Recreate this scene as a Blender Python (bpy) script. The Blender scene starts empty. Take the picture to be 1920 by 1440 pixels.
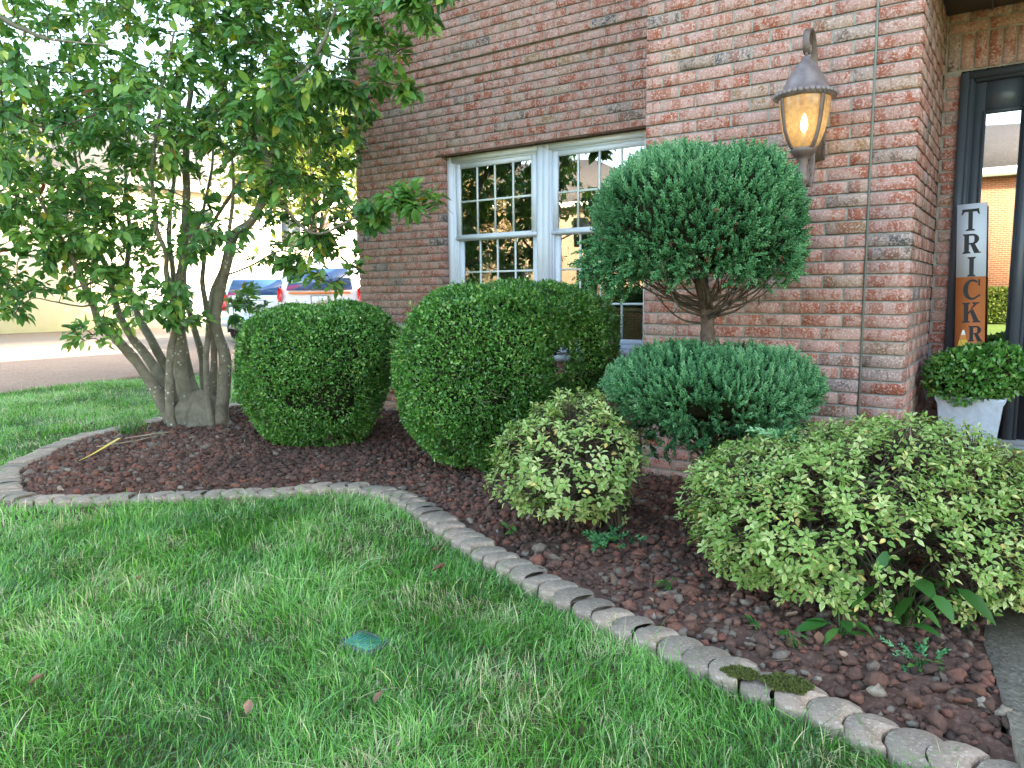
import bpy, math, random
import numpy as np
from mathutils import Matrix, Vector

# ------------------------------------------------------------------ camera, sky, sun, exposure
rng = np.random.default_rng(11)
random.seed(11)
SC = bpy.context.scene
COL = SC.collection
cam_d = bpy.data.cameras.new('camera')
cam_d.sensor_width = 36.0
cam_d.lens = 26.12
cam_d.clip_start = 0.05
cam_d.clip_end = 2000
cam = bpy.data.objects.new('camera', cam_d)
COL.objects.link(cam)
R_ = Vector((0.8219, 0.5696, -0.0081)); F_ = Vector((-0.5665, 0.8152, -0.1205))
R_.normalize(); F_.normalize(); U_ = R_.cross(F_).normalized()
M = Matrix((R_, U_, -F_)).transposed().to_4x4()
M.translation = Vector((0.494, -4.146, 1.13))
cam.matrix_world = M
SC.camera = cam
CAM = np.array([0.494, -4.146, 1.13])

SUN_EL = math.radians(26)
SUN_XY = (0.80, 0.60)                       # towards the sun, seen from above
W = bpy.data.worlds.new('World'); SC.world = W
W.use_nodes = True
nt = W.node_tree
sky = nt.nodes.new('ShaderNodeTexSky'); sky.sky_type = 'NISHITA'
sky.sun_disc = False
sky.sun_elevation = SUN_EL
sky.sun_rotation = math.atan2(SUN_XY[0], SUN_XY[1])
sky.air_density = 1.0; sky.dust_density = 1.6; sky.ozone_density = 1.0
bg = nt.nodes['Background']; bg.inputs['Strength'].default_value = 0.15
wb = nt.nodes.new('ShaderNodeMix'); wb.data_type = 'RGBA'; wb.blend_type = 'MULTIPLY'   # camera balanced for open shade
wb.inputs[0].default_value = 1; wb.inputs[7].default_value = (1.10, 1.0, .84, 1)
nt.links.new(sky.outputs[0], wb.inputs[6]); nt.links.new(wb.outputs[2], bg.inputs['Color'])
sun_d = bpy.data.lights.new('sun', 'SUN'); sun_d.energy = 4.0
sun_d.angle = math.radians(0.53); sun_d.color = (1.0, 0.86, 0.66)
sun = bpy.data.objects.new('sun', sun_d); COL.objects.link(sun)
sd = Vector((SUN_XY[0]*math.cos(SUN_EL), SUN_XY[1]*math.cos(SUN_EL), math.sin(SUN_EL)))
sun.rotation_euler = sd.to_track_quat('Z', 'Y').to_euler()
vs = SC.view_settings
vs.view_transform = 'Standard'; vs.look = 'None'; vs.exposure = 3.2; vs.gamma = 1.0
SC.cycles.max_bounces = 8
SC.cycles.transparent_max_bounces = 16

# ------------------------------------------------------------------ helpers
def vnoise(P, scale=1.0, seed=0):
    """value noise in 0..1 at points P (N,3)"""
    P = np.asarray(P, float) * scale + seed * 17.31
    i = np.floor(P).astype(np.int64); f = P - i
    f = f * f * (3 - 2 * f)
    out = np.zeros(len(P))
    for dx in (0, 1):
        for dy in (0, 1):
            for dz in (0, 1):
                h = (i[:, 0]+dx)*73856093 ^ (i[:, 1]+dy)*19349663 ^ (i[:, 2]+dz)*83492791
                h = (h * 2654435761) & 0xffffffff
                h = ((h ^ (h >> 15)) * 2246822519) & 0xffffffff
                h = (h ^ (h >> 13)) & 0xffff
                w = (f[:, 0] if dx else 1-f[:, 0]) * (f[:, 1] if dy else 1-f[:, 1]) * (f[:, 2] if dz else 1-f[:, 2])
                out += w * (h / 65535.0)
    return out

def unit(a):
    return a / np.maximum(np.linalg.norm(a, axis=-1, keepdims=True), 1e-9)

class MB:
    """collects vertices and faces and links them as one mesh object"""
    def __init__(s):
        s.V = []; s.F = []; s.n = 0; s.T = []; s.I = []
    def add(s, V, F, tint=0.5, mi=0):
        V = np.asarray(V, float).reshape(-1, 3)
        if isinstance(F, (list, tuple)) and len(F) and not isinstance(F[0], np.ndarray):
            by = {}
            for f in F: by.setdefault(len(f), []).append(f)
            F = [np.array(v, np.int64) for v in by.values()]
        if isinstance(F, np.ndarray): F = [F]
        for f in F:
            if len(f):
                s.F.append(f + s.n); s.I.append(np.full(len(f), mi, np.int32))
        t = np.asarray(tint, float)
        if t.ndim == 0: t = np.full(len(V), float(t))
        s.T.append(t)
        s.V.append(V); s.n += len(V)
        return s
    def box(s, a, b, mi=0, tint=0.5):
        x0, y0, z0 = np.minimum(a, b); x1, y1, z1 = np.maximum(a, b)
        V = [(x0,y0,z0),(x1,y0,z0),(x1,y1,z0),(x0,y1,z0),(x0,y0,z1),(x1,y0,z1),(x1,y1,z1),(x0,y1,z1)]
        s.add(V, [(0,3,2,1),(4,5,6,7),(0,1,5,4),(1,2,6,5),(2,3,7,6),(3,0,4,7)], tint, mi)
        return s
    def tube(s, P, r, k=8, caps=True, mi=0, tint=0.5):
        P = np.asarray(P, float); n = len(P)
        r = np.broadcast_to(np.asarray(r, float), (n,))
        T = unit(np.gradient(P, axis=0))
        up = np.array([0, 0, 1.0]) if abs(T[0, 2]) < .9 else np.array([1.0, 0, 0])
        X = unit(np.cross(T[0], up)); Xs = []
        for i in range(n):
            X = X - T[i] * (X @ T[i]); X = X / max(np.linalg.norm(X), 1e-9); Xs.append(X)
        Xs = np.array(Xs); Ys = np.cross(T, Xs)
        a = np.linspace(0, 2*np.pi, k, endpoint=False)
        V = P[:, None] + r[:, None, None] * (np.cos(a)[None, :, None]*Xs[:, None] + np.sin(a)[None, :, None]*Ys[:, None])
        V = V.reshape(-1, 3)
        F = []
        for i in range(n-1):
            for j in range(k):
                F.append((i*k+j, i*k+(j+1) % k, (i+1)*k+(j+1) % k, (i+1)*k+j))
        s.add(V, F, tint, mi)
        if caps:
            b = s.n - n*k
            for q in (list(range(k))[::-1], [(n-1)*k+j for j in range(k)]):
                s.F.append(np.array([q], np.int64) + b); s.I.append(np.full(1, mi, np.int32))
        return s
    def lathe(s, prof, c, k=32, mi=0, tint=0.5, axis=2):
        """prof: (r,z) pairs from bottom to top about a vertical axis at c"""
        a = np.linspace(0, 2*np.pi, k, endpoint=False); V = []
        for r, z in prof:
            V.append(np.stack([r*np.cos(a), r*np.sin(a), np.full(k, z)], -1))
        V = np.concatenate(V)
        if axis == 1: V = V[:, [0, 2, 1]] * [1, -1, 1]
        F = []
        for i in range(len(prof)-1):
            for j in range(k): F.append((i*k+j, i*k+(j+1) % k, (i+1)*k+(j+1) % k, (i+1)*k+j))
        s.add(V + np.asarray(c), F, tint, mi)
        return s
    def prism(s, poly, z0, z1, mi=0, tint=0.5):
        n = len(poly)
        V = [(x, y, z0) for x, y in poly] + [(x, y, z1) for x, y in poly]
        F = [tuple(range(n))[::-1], tuple(range(n, 2*n))] + [(i, (i+1) % n, n+(i+1) % n, n+i) for i in range(n)]
        s.add(V, F, tint, mi)
        return s
    def inst(s, tv, tf, pos, rot, scale, tint, vt=None, mi=0):
        """many copies of a template: rot (N,3,3) columns are the template's x,y,z"""
        N = len(pos); n = len(tv)
        sc = np.asarray(scale, float)
        if sc.ndim == 1: sc = sc[:, None, None]
        else: sc = sc[:, None, :]
        V = np.einsum('nij,nkj->nki', rot, tv[None] * sc) + pos[:, None]
        off = (np.arange(N) * n)[:, None, None]
        by = {}
        for f in tf: by.setdefault(len(f), []).append(f)
        Fs = [(np.array(v, np.int64)[None] + off).reshape(-1, k) for k, v in by.items()]
        t = np.repeat(np.asarray(tint, float), n)
        if vt is not None: t = np.clip(t + np.tile(vt, N), 0, np.maximum(t, .93))
        s.add(V.reshape(-1, 3), Fs, t, mi)
        return s
    def build(s, name, mats, parent=None, smooth=False, colattr=None):
        V = np.concatenate(s.V) if s.V else np.zeros((0, 3))
        me = bpy.data.meshes.new(name)
        me.vertices.add(len(V)); me.vertices.foreach_set('co', V.astype(np.float32).ravel())
        loops = np.concatenate([f.ravel() for f in s.F]).astype(np.int32)
        tot = np.concatenate([np.full(len(f), f.shape[1], np.int32) for f in s.F])
        start = np.concatenate([[0], np.cumsum(tot)[:-1]]).astype(np.int32)
        me.loops.add(len(loops)); me.loops.foreach_set('vertex_index', loops)
        me.polygons.add(len(tot)); me.polygons.foreach_set('loop_start', start)
        me.polygons.foreach_set('material_index', np.concatenate(s.I))
        if smooth: me.polygons.foreach_set('use_smooth', np.ones(len(tot), bool))
        at = me.attributes.new('tint', 'FLOAT', 'POINT')
        at.data.foreach_set('value', np.concatenate(s.T).astype(np.float32))
        if colattr is not None:
            ca = me.attributes.new('bc', 'FLOAT_COLOR', 'POINT')
            ca.data.foreach_set('color', np.concatenate(colattr).astype(np.float32).ravel())
        me.update(calc_edges=True); me.validate()
        if not isinstance(mats, (list, tuple)): mats = [mats]
        for m in mats: me.materials.append(m)
        o = bpy.data.objects.new(name, me); COL.objects.link(o)
        if parent is not None: o.parent = parent
        return o

def spline(P, n):
    """Catmull-Rom through P, n samples"""
    P = np.asarray(P, float)
    Q = np.concatenate([[2*P[0]-P[1]], P, [2*P[-1]-P[-2]]])
    t = np.linspace(0, len(P)-1-1e-6, n); i = t.astype(int); u = (t-i)[:, None]
    a, b, c, d = Q[i], Q[i+1], Q[i+2], Q[i+3]
    return .5*((2*b)+(c-a)*u+(2*a-5*b+4*c-d)*u**2+(3*b-a-3*c+d)*u**3)

def frames(ax, nrm):
    """rotation matrices with x along ax and z near nrm"""
    x = unit(ax); z = unit(nrm - x*np.sum(nrm*x, -1, keepdims=True)); y = np.cross(z, x)
    return np.stack([x, y, z], -1)

def rdir(n):
    return unit(rng.normal(size=(n, 3)))

def tag(o, label=None, cat=None, group=None, kind=None):
    if label: o['label'] = label
    if cat: o['category'] = cat
    if group: o['group'] = group
    if kind: o['kind'] = kind
    return o

def thing(name, label, cat, loc=(0, 0, 0), group=None):
    o = bpy.data.objects.new(name, None); COL.objects.link(o)
    o.empty_display_size = .1
    o.location = (0, 0, 0)
    o['base'] = [float(v) for v in loc]
    return tag(o, label, cat, group)

# ------------------------------------------------------------------ materials
def mat(name):
    m = bpy.data.materials.new(name); m.use_nodes = True
    nt = m.node_tree; p = nt.nodes['Principled BSDF']
    return m, nt, p

def N(nt, typ, **kw):
    n = nt.nodes.new(typ)
    for k, v in kw.items():
        if k.startswith('i_'): n.inputs[k[2:].replace('_', ' ')].default_value = v
        else: setattr(n, k, v)
    return n

def ramp(nt, src, stops, interp='LINEAR'):
    r = nt.nodes.new('ShaderNodeValToRGB'); r.color_ramp.interpolation = interp
    e = r.color_ramp.elements
    while len(e) < len(stops): e.new(0.5)
    for k, (pos, c) in enumerate(stops):
        e[k].position = pos
        e[k].color = (*c, 1) if len(c) == 3 else c
    nt.links.new(src, r.inputs[0])
    return r

def mixc(nt, fac, a, b, mode='MIX'):
    m = nt.nodes.new('ShaderNodeMix'); m.data_type = 'RGBA'; m.blend_type = mode
    for sock, v in ((m.inputs[0], fac), (m.inputs[6], a), (m.inputs[7], b)):
        if hasattr(v, 'is_linked'): nt.links.new(v, sock)
        elif isinstance(v, (int, float)): sock.default_value = v
        else: sock.default_value = (*v, 1)
    return m.outputs[2]

def noise(nt, scale, detail=3, rough=.55, vec=None, dist=0):
    n = nt.nodes.new('ShaderNodeTexNoise')
    n.inputs['Scale'].default_value = scale; n.inputs['Detail'].default_value = detail
    n.inputs['Roughness'].default_value = rough; n.inputs['Distortion'].default_value = dist
    if vec is None:
        tc = nt.nodes.new('ShaderNodeTexCoord'); vec = tc.outputs['Object']
    nt.links.new(vec, n.inputs['Vector'])
    return n.outputs['Fac']

def bump(nt, p, h, strength=.3, dist=.01):
    b = nt.nodes.new('ShaderNodeBump'); b.inputs['Strength'].default_value = strength
    b.inputs['Distance'].default_value = dist
    nt.links.new(h, b.inputs['Height']); nt.links.new(b.outputs[0], p.inputs['Normal'])

def simple(name, col, rough=.5, metal=0, var=0.12, scale=12, bmp=0, spec=.5):
    m, nt, p = mat(name)
    f = noise(nt, scale, 4)
    lo = tuple(c*(1-var) for c in col); hi = tuple(min(1, c*(1+var)) for c in col)
    r = ramp(nt, f, [(.3, lo), (.7, hi)])
    nt.links.new(r.outputs[0], p.inputs['Base Color'])
    p.inputs['Roughness'].default_value = rough; p.inputs['Metallic'].default_value = metal
    p.inputs['Specular IOR Level'].default_value = spec
    if bmp: bump(nt, p, noise(nt, scale*6, 4), bmp, .004)
    return m

def leafmat(name, stops, rough=.42, trans=.28, spec=.4, nscale=0):
    m, nt, p = mat(name)
    a = N(nt, 'ShaderNodeAttribute', attribute_name='tint')
    src = a.outputs['Fac']
    r = ramp(nt, src, stops)
    c = r.outputs[0]
    if nscale:
        c = mixc(nt, ramp(nt, noise(nt, nscale, 2), [(.35, (0, 0, 0)), (.7, (1, 1, 1))]).outputs[0], c, mixc(nt, .5, c, (.16, .2, .05)))
    nt.links.new(c, p.inputs['Base Color'])
    p.inputs['Roughness'].default_value = rough; p.inputs['Specular IOR Level'].default_value = spec
    t = nt.nodes.new('ShaderNodeBsdfTranslucent')
    hs = N(nt, 'ShaderNodeHueSaturation', i_Saturation=1.15, i_Value=1.5, i_Hue=.485)
    nt.links.new(c, hs.inputs['Color']); nt.links.new(hs.outputs[0], t.inputs['Color'])
    mx = nt.nodes.new('ShaderNodeMixShader'); mx.inputs[0].default_value = trans
    nt.links.new(p.outputs[0], mx.inputs[1]); nt.links.new(t.outputs[0], mx.inputs[2])
    nt.links.new(mx.outputs[0], nt.nodes['Material Output'].inputs['Surface'])
    return m

def brickmat():
    m, nt, p = mat('fired brick')
    a = N(nt, 'ShaderNodeAttribute', attribute_name='bc')
    sp = nt.nodes.new('ShaderNodeSeparateColor'); nt.links.new(a.outputs['Color'], sp.inputs[0])
    base = ramp(nt, sp.outputs[0], [(0, (.29, .085, .048)), (.22, (.325, .122, .086)), (.45, (.32, .132, .100)), (.66, (.335, .158, .126)),
                                    (.80, (.27, .165, .090)), (.87, (.20, .132, .10)), (.94, (.135, .112, .105)), (1, (.09, .087, .092))]).outputs[0]
    # cross bands burnt into a brick's face while it was stacked in the kiln
    cv = nt.nodes.new('ShaderNodeCombineXYZ')
    ml = N(nt, 'ShaderNodeMath', operation='MULTIPLY'); ml.inputs[1].default_value = 17
    nt.links.new(sp.outputs[2], ml.inputs[0]); nt.links.new(ml.outputs[0], cv.inputs[0])
    m2 = N(nt, 'ShaderNodeMath', operation='MULTIPLY'); m2.inputs[1].default_value = 531
    nt.links.new(sp.outputs[1], m2.inputs[0]); nt.links.new(m2.outputs[0], cv.inputs[1])
    band = ramp(nt, noise(nt, 1.0, 1, .4, cv.outputs[0]), [(.57, (0, 0, 0)), (.60, (1, 1, 1))]).outputs[0]
    # pale slurry left on the face
    tc = nt.nodes.new('ShaderNodeTexCoord')
    mp = N(nt, 'ShaderNodeVectorMath', operation='ADD')
    nt.links.new(tc.outputs['Object'], mp.inputs[0])
    sv = nt.nodes.new('ShaderNodeCombineXYZ'); nt.links.new(m2.outputs[0], sv.inputs[0]); nt.links.new(sv.outputs[0], mp.inputs[1])
    w1 = noise(nt, 34, 5, .68, mp.outputs[0], .6)
    w2 = noise(nt, 9, 2, .5, mp.outputs[0])
    ad = N(nt, 'ShaderNodeMath', operation='ADD'); nt.links.new(w1, ad.inputs[0]); nt.links.new(w2, ad.inputs[1])
    wash = ramp(nt, ad.outputs[0], [(.90, (0, 0, 0)), (1.12, (.78, .78, .78))]).outputs[0]
    c1 = mixc(nt, wash, base, mixc(nt, .55, base, (.56, .43, .40)))
    bf = N(nt, 'ShaderNodeMath', operation='MULTIPLY'); bf.inputs[1].default_value = .6; nt.links.new(band, bf.inputs[0])
    c2 = mixc(nt, bf.outputs[0], c1, mixc(nt, .6, base, (.29, .075, .036)))
    sp2 = ramp(nt, noise(nt, 85, 3, .6, mp.outputs[0]), [(.52, (0, 0, 0)), (.62, (.8, .8, .8))]).outputs[0]
    c2 = mixc(nt, sp2, c2, (.56, .43, .39))
    dk = ramp(nt, noise(nt, 120, 3, .6, mp.outputs[0]), [(.30, (.42, .36, .34)), (.47, (1, 1, 1))]).outputs[0]
    c3 = mixc(nt, .8, c2, dk, 'MULTIPLY')
    nt.links.new(c3, p.inputs['Base Color'])
    p.inputs['Roughness'].default_value = .92; p.inputs['Specular IOR Level'].default_value = .12
    bump(nt, p, noise(nt, 130, 5, .7, mp.outputs[0]), .6, .004)
    return m

MAT = {}
MAT['brick'] = brickmat()
MAT['mortar'] = simple('mortar', (.30, .29, .26), .9, var=.25, scale=25, bmp=.3, spec=.2)
MAT['sealant'] = simple('joint sealant', (.19, .205, .185), .8, var=.1, scale=30)
MAT['white_vinyl'] = simple('white vinyl', (.72, .79, .88), .35, var=.012, scale=6)
MAT['grille'] = simple('window grille', (.74, .82, .80), .4, var=.03)
MAT['lintel'] = simple('rusty lintel', (.10, .055, .035), .7, var=.3, scale=20)
MAT['charcoal'] = simple('charcoal paint', (.066, .080, .098), .38, var=.08, scale=5)
MAT['soffit'] = simple('brown soffit', (.16, .145, .115), .6, var=.06)
MAT['roof'] = simple('shingle', (.10, .095, .095), .9, var=.3, scale=14, bmp=.4)
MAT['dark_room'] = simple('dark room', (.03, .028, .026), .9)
MAT['threshold'] = simple('metal threshold', (.52, .55, .58), .4, var=.05)

def glassmat(name, refl=.22, tintc=(1, 1, 1), rough=0.0):
    m, nt, p = mat(name)
    nt.nodes.remove(p)
    g = nt.nodes.new('ShaderNodeBsdfGlossy'); g.inputs['Roughness'].default_value = rough
    t = nt.nodes.new('ShaderNodeBsdfTransparent'); t.inputs[0].default_value = (*tintc, 1)
    fr = nt.nodes.new('ShaderNodeFresnel'); fr.inputs['IOR'].default_value = 1.5
    ad = N(nt, 'ShaderNodeMath', operation='ADD', use_clamp=True); ad.inputs[1].default_value = refl
    nt.links.new(fr.outputs[0], ad.inputs[0])
    # slightly uneven panes
    w = noise(nt, 1.6, 1)
    b = nt.nodes.new('ShaderNodeBump'); b.inputs['Strength'].default_value = .05; b.inputs['Distance'].default_value = .05
    nt.links.new(w, b.inputs['Height']); nt.links.new(b.outputs[0], g.inputs['Normal'])
    mx = nt.nodes.new('ShaderNodeMixShader')
    nt.links.new(ad.outputs[0], mx.inputs[0]); nt.links.new(t.outputs[0], mx.inputs[1]); nt.links.new(g.outputs[0], mx.inputs[2])
    nt.links.new(mx.outputs[0], nt.nodes['Material Output'].inputs['Surface'])
    return m

def groundmat(name, c1, c2, c3, s1=3, s2=60, rough=.95, bmp=.4):
    m, nt, p = mat(name)
    a = ramp(nt, noise(nt, s1, 4), [(.35, c1), (.65, c2)]).outputs[0]
    c = mixc(nt, ramp(nt, noise(nt, s2, 4, .7), [(.5, (0, 0, 0)), (.62, (1, 1, 1))]).outputs[0], a, c3)
    nt.links.new(c, p.inputs['Base Color']); p.inputs['Roughness'].default_value = rough
    p.inputs['Specular IOR Level'].default_value = .2
    bump(nt, p, noise(nt, s2, 5, .7), bmp, .01)
    return m

def agg(name, base, var, dots, scale, rough=.8):
    """concrete with visible stones"""
    m, nt, p = mat(name)
    tc = nt.nodes.new('ShaderNodeTexCoord')
    v = nt.nodes.new('ShaderNodeTexVoronoi'); v.inputs['Scale'].default_value = scale
    nt.links.new(tc.outputs['Object'], v.inputs['Vector'])
    sep = nt.nodes.new('ShaderNodeSeparateColor'); nt.links.new(v.outputs['Color'], sep.inputs[0])
    st = ramp(nt, sep.outputs[0], dots).outputs[0]
    b = ramp(nt, noise(nt, 2.5, 5, .6), [(.3, tuple(x*(1-var) for x in base)), (.7, tuple(x*(1+var) for x in base))]).outputs[0]
    c = mixc(nt, .55, b, st)
    a = N(nt, 'ShaderNodeAttribute', attribute_name='tint')
    c = mixc(nt, 1.0, c, ramp(nt, a.outputs['Fac'], [(0, (.72, .72, .72)), (.5, (1, 1, 1)), (1, (1.15, 1.08, 1.06))]).outputs[0], 'MULTIPLY')
    nt.links.new(c, p.inputs['Base Color']); p.inputs['Roughness'].default_value = rough
    p.inputs['Specular IOR Level'].default_value = .25
    bump(nt, p, v.outputs['Distance'], .35, .004)
    return m

MAT['glass'] = glassmat('window glass', .30)
MAT['soil'] = groundmat('lawn soil', (.045, .055, .02), (.075, .08, .03), (.13, .11, .06), 2, 40)
MAT['far_lawn'] = groundmat('far lawn', (.09, .16, .03), (.13, .21, .045), (.16, .2, .06), 1.2, 30)
MAT['bed'] = groundmat('bed soil', (.075, .042, .032), (.11, .060, .046), (.16, .10, .075), 5, 60)
MAT['drive'] = agg('driveway aggregate', (.28, .205, .145), .14, [(0, (.17, .115, .09)), (.4, (.31, .24, .20)), (.75, (.25, .21, .19)), (1, (.42, .35, .30))], 46)
MAT['path'] = agg('path aggregate', (.16, .135, .105), .25, [(0, (.09, .07, .05)), (.4, (.20, .165, .125)), (.75, (.16, .145, .12)), (1, (.32, .28, .23))], 100)
MAT['paver'] = agg('paver concrete', (.37, .30, .235), .3, [(0, (.15, .115, .085)), (.5, (.28, .23, .18)), (.85, (.25, .21, .175)), (1, (.50, .45, .38))], 150)
MAT['lava'] = None
m, nt_, p_ = mat('lava rock')
a_ = N(nt_, 'ShaderNodeAttribute', attribute_name='tint')
c_ = ramp(nt_, a_.outputs['Fac'], [(0, (.050, .033, .027)), (.2, (.085, .054, .043)), (.42, (.115, .066, .052)), (.60, (.145, .074, .056)), (.72, (.20, .085, .060)), (.82, (.145, .108, .086)), (.93, (.175, .145, .12)), (1, (.30, .26, .21))]).outputs[0]
c_ = mixc(nt_, .7, c_, ramp(nt_, noise(nt_, 90, 4, .7), [(.3, (.45, .45, .45)), (.65, (1.2, 1.15, 1.1))]).outputs[0], 'MULTIPLY')
nt_.links.new(c_, p_.inputs['Base Color']); p_.inputs['Roughness'].default_value = .9; p_.inputs['Specular IOR Level'].default_value = .25
bump(nt_, p_, noise(nt_, 260, 3, .7), .7, .004)
MAT['lava'] = m
MAT['grass'] = leafmat('grass blade', [(0, (.032, .125, .020)), (.25, (.080, .255, .036)), (.5, (.15, .40, .070)), (.75, (.26, .52, .14)), (.87, (.42, .58, .28)), (.94, (.46, .43, .25)), (1, (.56, .50, .34))], .36, .28, .6)
MAT['magnolia'] = leafmat('magnolia leaf', [(0, (.034, .11, .034)), (.3, (.070, .19, .050)), (.6, (.135, .30, .075)), (.82, (.24, .41, .09)), (.92, (.34, .44, .08)), (.97, (.36, .30, .04)), (.985, (.42, .25, .05)), (1, (.22, .08, .045))], .36, .32, .5)
MAT['boxwood'] = leafmat('boxwood leaf', [(0, (.024, .085, .016)), (.35, (.058, .19, .032)), (.65, (.125, .33, .060)), (.88, (.25, .46, .105)), (1, (.46, .55, .19))], .30, .2, .6)
MAT['juniper'] = leafmat('juniper needle', [(0, (.014, .048, .018)), (.3, (.040, .140, .052)), (.6, (.085, .25, .10)), (.85, (.165, .38, .17)), (1, (.27, .47, .25))], .6, .10, .15)
MAT['azalea'] = leafmat('azalea leaf', [(0, (.06, .145, .03)), (.3, (.145, .28, .055)), (.6, (.28, .42, .115)), (.85, (.48, .58, .27)), (.94, (.58, .55, .20)), (.975, (.52, .36, .08)), (1, (.42, .19, .07))], .42, .25, .4)
MAT['weed'] = leafmat('broad weed leaf', [(0, (.022, .085, .016)), (.6, (.04, .14, .026)), (1, (.085, .20, .04))], .4, .3, .45)
MAT['autumn'] = leafmat('autumn leaf', [(0, (.12, .11, .04)), (.5, (.26, .20, .09)), (1, (.40, .30, .16))], .6, .3, .3)
MAT['backtree'] = leafmat('background leaf', [(0, (.05, .09, .015)), (.6, (.11, .16, .03)), (1, (.22, .22, .045))], .6, .35, .3)
MAT['moss'] = leafmat('moss', [(0, (.05, .075, .02)), (1, (.15, .17, .05))], .9, .1, .1)
MAT['dead_leaf'] = leafmat('dead leaf', [(0, (.11, .045, .03)), (.6, (.19, .10, .065)), (1, (.34, .24, .17))], .7, .15, .2)

def barkmat(name, c1, c2, lich):
    m, nt, p = mat(name)
    a = ramp(nt, noise(nt, 9, 7, .68, None, .8), [(.32, c1), (.66, c2)]).outputs[0]
    sp = nt.nodes.new('ShaderNodeTexVoronoi'); sp.inputs['Scale'].default_value = 26
    tc = nt.nodes.new('ShaderNodeTexCoord'); nt.links.new(tc.outputs['Object'], sp.inputs['Vector'])
    s1 = ramp(nt, sp.outputs['Distance'], [(.20, (1, 1, 1)), (.27, (0, 0, 0))]).outputs[0]
    gate = ramp(nt, noise(nt, 3.2, 2), [(.42, (0, 0, 0)), (.52, (1, 1, 1))]).outputs[0]
    rn = nt.nodes.new('ShaderNodeSeparateColor'); nt.links.new(sp.outputs['Color'], rn.inputs[0])
    g2 = ramp(nt, rn.outputs[0], [(.45, (0, 0, 0)), (.5, (1, 1, 1))]).outputs[0]
    fac = mixc(nt, 1, mixc(nt, 1, s1, gate, 'MULTIPLY'), g2, 'MULTIPLY')
    c = mixc(nt, fac, a, lich)
    nt.links.new(c, p.inputs['Base Color']); p.inputs['Roughness'].default_value = .85; p.inputs['Specular IOR Level'].default_value = .2
    bump(nt, p, noise(nt, 30, 6, .7), .8, .02)
    return m
MAT['bark'] = barkmat('magnolia bark', (.13, .118, .085), (.27, .25, .195), (.55, .56, .49))
MAT['core'] = simple('painted inner shade shell', (.022, .026, .014), 1.0, var=.4, scale=30, spec=0)  # closed shell inside bushes; the interior's shade is put into its dark colour
MAT['twig'] = simple('twig bark', (.07, .052, .036), .85, var=.35, scale=30)
MAT['darkbark'] = simple('juniper bark', (.085, .062, .048), .9, var=.5, scale=40, bmp=.6)

# ------------------------------------------------------------------ ground, bed, lawn, path, driveway
EDGE = [(.66,-2.215),(.28,-2.155),(0,-2.09),(-.31,-2.01),(-.6,-1.92),(-.89,-1.82),(-1.17,-1.71),(-1.46,-1.59),(-1.8,-1.42),(-2.07,-1.28),
        (-2.33,-1.18),(-2.58,-1.14),(-2.78,-1.2),(-2.95,-1.37),(-3.08,-1.55),(-3.26,-1.73),(-3.48,-1.91),(-3.71,-2.1),(-3.96,-2.3),
        (-4.24,-2.37),(-4.57,-2.27),(-4.98,-2.10),(-5.3,-1.80),(-5.68,-1.40),(-5.90,-.90),(-6.03,-.46),(-6.16,.05),(-6.22,.6),(-6.1,1.15),(-5.7,1.6),(-4.95,1.85)]
EC = spline([(x, y, 0) for x, y in EDGE], 900)[:, :2]
WALL_Y = .899
BEDPOLY = np.concatenate([EC, [(-4.77, 1.85), (-4.77, WALL_Y), (-1.42, WALL_Y), (-1.42, 0), (.42, 0), (.44, -1.5), (.55, -2.15)]])
PATH = [(.42, -.001), (.44, -1.5), (.53, -2.06), (.62, -2.5), (.85, -3.4), (1.25, -4.6), (2.9, -4.2), (2.35, -2.9), (2.1, -1.5), (2.05, -.001)]

def inside(P, poly):
    poly = np.asarray(poly); x, y = P[:, 0], P[:, 1]; c = np.zeros(len(P), bool)
    j = len(poly) - 1
    for i in range(len(poly)):
        xi, yi = poly[i]; xj, yj = poly[j]
        cond = ((yi > y) != (yj > y)) & (x < (xj-xi)*(y-yi)/(yj-yi+1e-12)+xi)
        c ^= cond; j = i
    return c

mb = MB(); mb.add([(-400,-400,-.05),(400,-400,-.05),(400,400,-.05),(-400,400,-.05)], [(0,1,2,3)])
tag(mb.build('ground', MAT['far_lawn']), kind='structure')
# near lawn soil with gentle swells
nx, ny = 150, 110
gx, gy = np.meshgrid(np.linspace(-11, 6, nx), np.linspace(-9, 5, ny))
G = np.stack([gx.ravel(), gy.ravel(), np.zeros(nx*ny)], -1)
LAWNZ = lambda P: -.022 + .03*(vnoise(P*[1, 1, 0], .9, 3)-.5)
G[:, 2] = LAWNZ(G) - .004
i = np.arange((ny-1)*(nx-1)); r0 = i//(nx-1)*nx + i % (nx-1)
mb = MB(); mb.add(G, np.stack([r0, r0+1, r0+nx+1, r0+nx], -1))
tag(mb.build('lawn', MAT['soil'], smooth=True), kind='structure')
mb = MB(); D_ = [(-9.45,-9),(-9.62,-.4),(-9.85,.64),(-10.05,1.6),(-9.4,3.0),(-8.6,6),(-8.0,40),(-24,40),(-27,-9)]
mb.prism(D_, -.06, .006)
tag(mb.build('driveway', MAT['drive']), kind='structure')

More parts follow.
